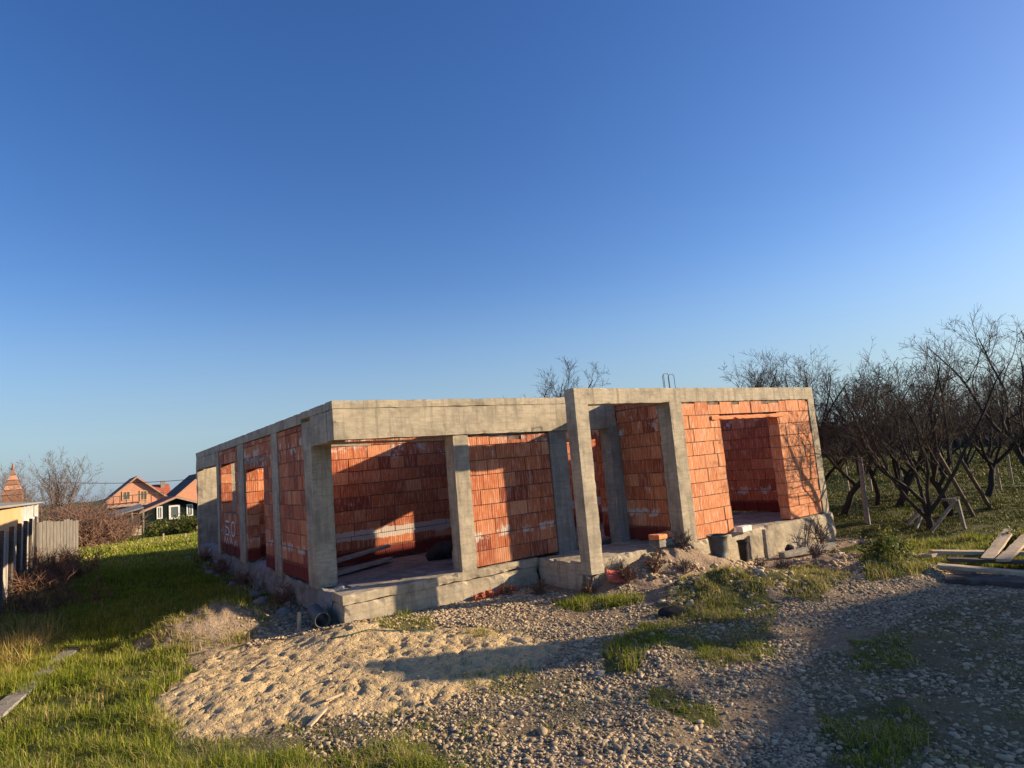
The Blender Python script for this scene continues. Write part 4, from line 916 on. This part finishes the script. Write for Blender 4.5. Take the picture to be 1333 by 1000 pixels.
opening(h2, (204, 676), (211.5, 659)); opening(h2, (220, 676.5), (234, 657), 'door', fw=.18, bars=0); opening(h2, (243, 672), (251, 656))
h3 = gable('brick_house', 96, (226, 649), (300, 642), (262, 617), 'brick gabled house with a dark roof partly hidden by the end wall', 'house_pink', 'roof_dark', 12, .5)
h4 = gable('brick_house', 112, (196, 648), (226, 646), (211, 646), 'house with a plain orange roof between the two gables', 'house_pink', 'roof_red', 9, .3)
a, b_ = P_(200, 640, 111), P_(223, 629, 111); mb = MB(); V = [(a.x, 110.5, a.z - 1), (b_.x, 110.5, a.z - 1), (b_.x, 114, b_.z), (a.x, 114, b_.z)]; V = V + [(v[0], v[1] + .3, v[2] - .2) for v in V]
npmesh('roof', [Vector(v) - h4[1] for v in V], [[0, 1, 2, 3], [7, 6, 5, 4], [4, 5, 1, 0], [5, 6, 2, 1], [6, 7, 3, 2], [7, 4, 0, 3]], M['roof_red'], h4[0])
c_ = P_(212, 626, 113); mb = MB(); mb.box(Vector((c_.x - .3, 113, c_.z - 2)) - h4[1], Vector((c_.x + .3, 113.5, c_.z)) - h4[1]); mb.build('chimney', M['concrete_grey'], h4[0])
# low lean-to between the houses
a, b_ = P_(143, 690, 74), P_(186, 668, 74); lean = empty('lean_to', ((a.x + b_.x) / 2, 74, -2.2), 'dark open lean-to with woodpile left of the cottage', 'shelter'); lo_ = Vector(lean.location)
mb = MB(); V = [(a.x, 73, b_.z - .1), (b_.x, 73, b_.z + .5), (b_.x, 77, b_.z + .8), (a.x, 77, b_.z + .2)]; V = V + [(v[0], v[1], v[2] + .12) for v in V]; mb.add([Vector(v) - lo_ for v in V], [[0, 3, 2, 1], [4, 5, 6, 7], [0, 1, 5, 4], [1, 2, 6, 5], [2, 3, 7, 6], [3, 0, 4, 7]]); mb.build('roof', M['roof_grey'], lean)
for t in (0, .33, .66, 1): x_ = a.x + (b_.x - a.x) * t; mb = MB(); mb.box(Vector((x_ - .07, 73.3, -2.3)) - lo_, Vector((x_ + .07, 73.44, b_.z + .5 * t - .11)) - lo_); mb.build('post', M['wood_grey'], lean)
mb = MB(); mb.box(Vector((a.x, 76.2, -2.3)) - lo_, Vector((b_.x, 76.5, b_.z - .05)) - lo_); mb.build('back_wall', M['wood_dark'], lean)
mb = MB(); mb.box(Vector((a.x + .2, 73.0, -2.3)) - lo_, Vector((b_.x - .2, 73.25, -1.1)) - lo_); mb.build('boarding', M['wood_pale'], lean)
# stepped brick spire
sp_ = P_(17, 603, 60); base_ = P_(17, 646, 60); spire = empty('brick_spire', (sp_.x, 60, -1.8), 'stepped red brick spire rising behind the shed', 'tower'); so_ = Vector(spire.location)
Hs = sp_.z - base_.z; z_ = base_.z
mb = MB(); mb.box(Vector((sp_.x - .6, 59.4, -1.8)) - so_, Vector((sp_.x + .6, 60.6, base_.z + .1)) - so_); mb.build('shaft', M['old_brick'], spire)
for i in range(5):
    w0 = .66 - .115 * i; w1 = w0 - .2; za, zb = base_.z + .1 + Hs * .15 * i, base_.z + .1 + Hs * .15 * (i + 1); mb = MB()
    V = [(sx * w0, sy * w0, za) for sx, sy in ((-1, -1), (1, -1), (1, 1), (-1, 1))] + [(sx * w1, sy * w1, zb) for sx, sy in ((-1, -1), (1, -1), (1, 1), (-1, 1))]
    mb.add([Vector((v[0] + sp_.x, v[1] + 60, v[2])) - so_ for v in V], [[0, 3, 2, 1], [4, 5, 6, 7], [0, 1, 5, 4], [1, 2, 6, 5], [2, 3, 7, 6], [3, 0, 4, 7]]); mb.build('tier', M['old_brick'] if i % 2 == 0 else M['house_pink'], spire)
mb = MB(); mb.tube([Vector((sp_.x, 60, base_.z + Hs * .8)) - so_, Vector((sp_.x, 60, sp_.z)) - so_], [.13, .02], 8); mb.build('finial', M['old_brick'], spire)
# power line
def catenary(p, q, sag, n=24): return [p.lerp(q, i / n) - Vector((0, 0, sag * 4 * (i / n) * (1 - i / n))) for i in range(n + 1)]
mb = MB(); a, b_ = P_(80, 628, 82), P_(330, 614, 70); mb.tube(catenary(a, b_, .5), .035, 4); thing('power_line', mb, 'black', 'thin power line sagging above the far roofs', 'cable')

# bare trees on the left
gb = [grow(201, 9.5, 2.4, .20, 5, 4, (0, 9, 7, 4), .5, .14, .013, 0, .2), grow(202, 7.5, 1.6, .12, 4, 4, (0, 8, 6, 4), .5, .16, .011, 0, .2)]
LG = 'bare trees beyond the fence'
def tl(px, Y, base=None): r_ = ray(px, 690); t = Y / r_[1]; X_ = r_[0] * t; return (X_, Y, gz(X_, Y))
pr = {0: mktree('bare_tree', gb[0], tl(91, 62), 'tall round crowned bare tree left of the brick house', 'tree', ('bark_brown', 'twig_brown'), LG, 0, .72),
      1: mktree('bare_tree', gb[1], tl(44, 54), 'slender bare tree right of the brick spire', 'tree', ('bark_brown', 'twig_brown'), LG, 1, .72)}
for px, Y, v, s, rz, lb in ((64, 66, 0, .62, 2, 'bare tree between the spire and the tall round tree'), (2, 80, 1, .95, 3, 'bare tree at the left edge behind the shed'), (112, 74, 1, .65, 4, 'smaller pale bare tree just left of the brick house'), (30, 84, 0, .75, 5, 'distant bare tree behind the brick spire')):
    cptree(pr[v], tl(px, Y), lb, rz, s, LG)
for i, (px, Y, h, lb) in enumerate(((104, 40, 2.1, 'brown leafless thicket nearest the fence end'), (118, 46, 2.2, 'brown leafless bush before the brick house'), (84, 50, 2.7, 'brown leafless bush behind the fence'), (128, 54, 2.3, 'reddish brown bush at the meadow edge'), (104, 54, 3.0, 'tallest brown bush under the round bare tree'))):
    place(shrub('bare_bush', None, h, 80, .8, 'twig_red', lb, 'bush', 60 + i, .9, 'brown bushes at the meadow edge', thick=.014, kids=6), tl(px, Y))
for i, (px, Y, r, lb) in enumerate(((208, 66, (1.3, .9, 1.3), 'dark green evergreen bush before the cottage window'), (236, 62, (1.8, 1.0, 1.5), 'yellow green rounded hedge below the cottage door'), (252, 60, (1.2, .9, 1.3), 'green bush touching the concrete end wall in view'))):
    leafy('hedge_bush', tl(px, Y), r, 3200, lb, 'bush', 70 + i, .11)
x_, y_, z_ = tl(150, 46); leafy('hedge_bush', (x_, y_, z_), (1.3, .8, .6), 1600, 'low bright green weeds in the meadow before the lean-to', 'bush', 80, .07)

# ------------------------------------------------------------------ unseen casters added for the yard shadows: a gabled house and a board
SUNV = Vector((-1.90, 1.0, -.65))
def caster_gable():  # unseen house, shaped so that its gable shadow falls on the yard
    h = 6.0; ax0, ay0 = 8.2 + 2.92 * h, 3.7 - 1.538 * h
    e = empty('shadow_house', (ax0, ay0, -.3), 'unseen gabled house added to cast the lower right yard shadow', 'house'); o = Vector(e.location)
    V = [(-7, 0, -.2), (7, 0, -.2), (7, 0, 5.3), (0, 0, 6.3), (-7, 0, 5.3)]; V = V + [(v[0], -9, v[2]) for v in V]
    npmesh('wall', V, [[0, 4, 3, 2, 1], [5, 6, 7, 8, 9], [0, 1, 6, 5], [1, 2, 7, 6], [4, 0, 5, 9]], M['house_pink'], e)
    for s in (-1, 1):
        V = [(0, .3, 6.32), (s * 7.4, .3, 5.26), (s * 7.4, -9.3, 5.26), (0, -9.3, 6.32)]; V = V + [(v[0], v[1], v[2] + .15) for v in V]
        npmesh('roof', V, [[0, 1, 2, 3], [7, 6, 5, 4], [4, 5, 1, 0], [5, 6, 2, 1], [6, 7, 3, 2], [7, 4, 0, 3]], M['roof_dark'], e)
caster_gable()
t = 5.6; tx, ty, tz_ = 2.57 + 1.9 * t, 7.22 - t, .65 * t - .08  # unseen board added to cast the strip shadow across the sand
sg = empty('shadow_board', (tx, ty, gz(tx, ty)), 'unseen board on thin posts added to cast the strip shadow on the yard', 'shadow caster'); o = Vector(sg.location)
w_ = Vector((.47, .88, 0))
V = []
for k, (a, zt_) in enumerate(((0, tz_), (-.95, tz_ - .25))):
    for zz_ in (tz_ - 1.45, zt_):
        p = Vector((tx, ty, 0)) + w_ * a; V += [Vector((p.x, p.y, zz_)) - o, Vector((p.x + .05, p.y - .03, zz_)) - o]
npmesh('panel', V, [[0, 4, 6, 2], [1, 3, 7, 5], [0, 1, 5, 4], [2, 6, 7, 3], [0, 2, 3, 1], [4, 5, 7, 6]], M['wood_grey'], sg)
for a in (-.1, -.85):
    mb = MB(); p = Vector((tx, ty, 0)) + w_ * a; p = p - Vector((o.x, o.y, 0)); mb.tube([(p.x + .06, p.y - .04, -.2), (p.x + .06, p.y - .04, tz_ - .4 - o.z)], .02, 6); mb.build('post', M['rust'], sg)

# ------------------------------------------------------------------ light and sky
w = bpy.data.worlds.new("World"); sc.world = w; w.use_nodes = True; nt = w.node_tree; bg = nt.nodes['Background']
sd_ = -SUNV.normalized(); elev = math.asin(sd_.z); az = math.atan2(sd_.x, sd_.y)
sky = nd(nt, 'ShaderNodeTexSky', _sky_type='NISHITA'); sky.sun_disc = False; sky.sun_elevation = elev; sky.sun_rotation = az
sky.ozone_density = 2.2; sky.air_density = 1.0; sky.dust_density = .6
hs = nd(nt, 'ShaderNodeHueSaturation', Saturation=1.3, Hue=.517, Value=1.07); lk(nt, sky.outputs[0], hs.inputs['Color'])
tcw = nd(nt, 'ShaderNodeTexCoord'); sz_ = nd(nt, 'ShaderNodeSeparateXYZ'); lk(nt, tcw.outputs['Generated'], sz_.inputs[0])
hz = nd(nt, 'ShaderNodeMapRange'); hz.interpolation_type = 'SMOOTHSTEP'; lk(nt, sz_.outputs[2], hz.inputs[0]); hz.inputs[1].default_value = .30; hz.inputs[2].default_value = -.02; hz.inputs[4].default_value = .8
lk(nt, mix(nt, hz.outputs[0], hs.outputs[0], (1.75, 2.5, 3.55)), bg.inputs[0])
bg.inputs[1].default_value = .088
ld = bpy.data.lights.new('sun', 'SUN'); ld.energy = 5.0; ld.angle = math.radians(.6); ld.color = (1, .79, .53)
lo = bpy.data.objects.new('sun', ld); COL.objects.link(lo); lo.rotation_euler = SUNV.to_track_quat('-Z', 'Y').to_euler(); lo.location = (20, -10, 15)
sc.view_settings.view_transform = 'Standard'; sc.view_settings.look = 'None'; sc.view_settings.exposure = .95
sc.render.engine = 'CYCLES'; sc.cycles.use_denoising = True
sc.cycles.max_bounces = 6; sc.cycles.diffuse_bounces = 3; sc.cycles.transparent_max_bounces = 4
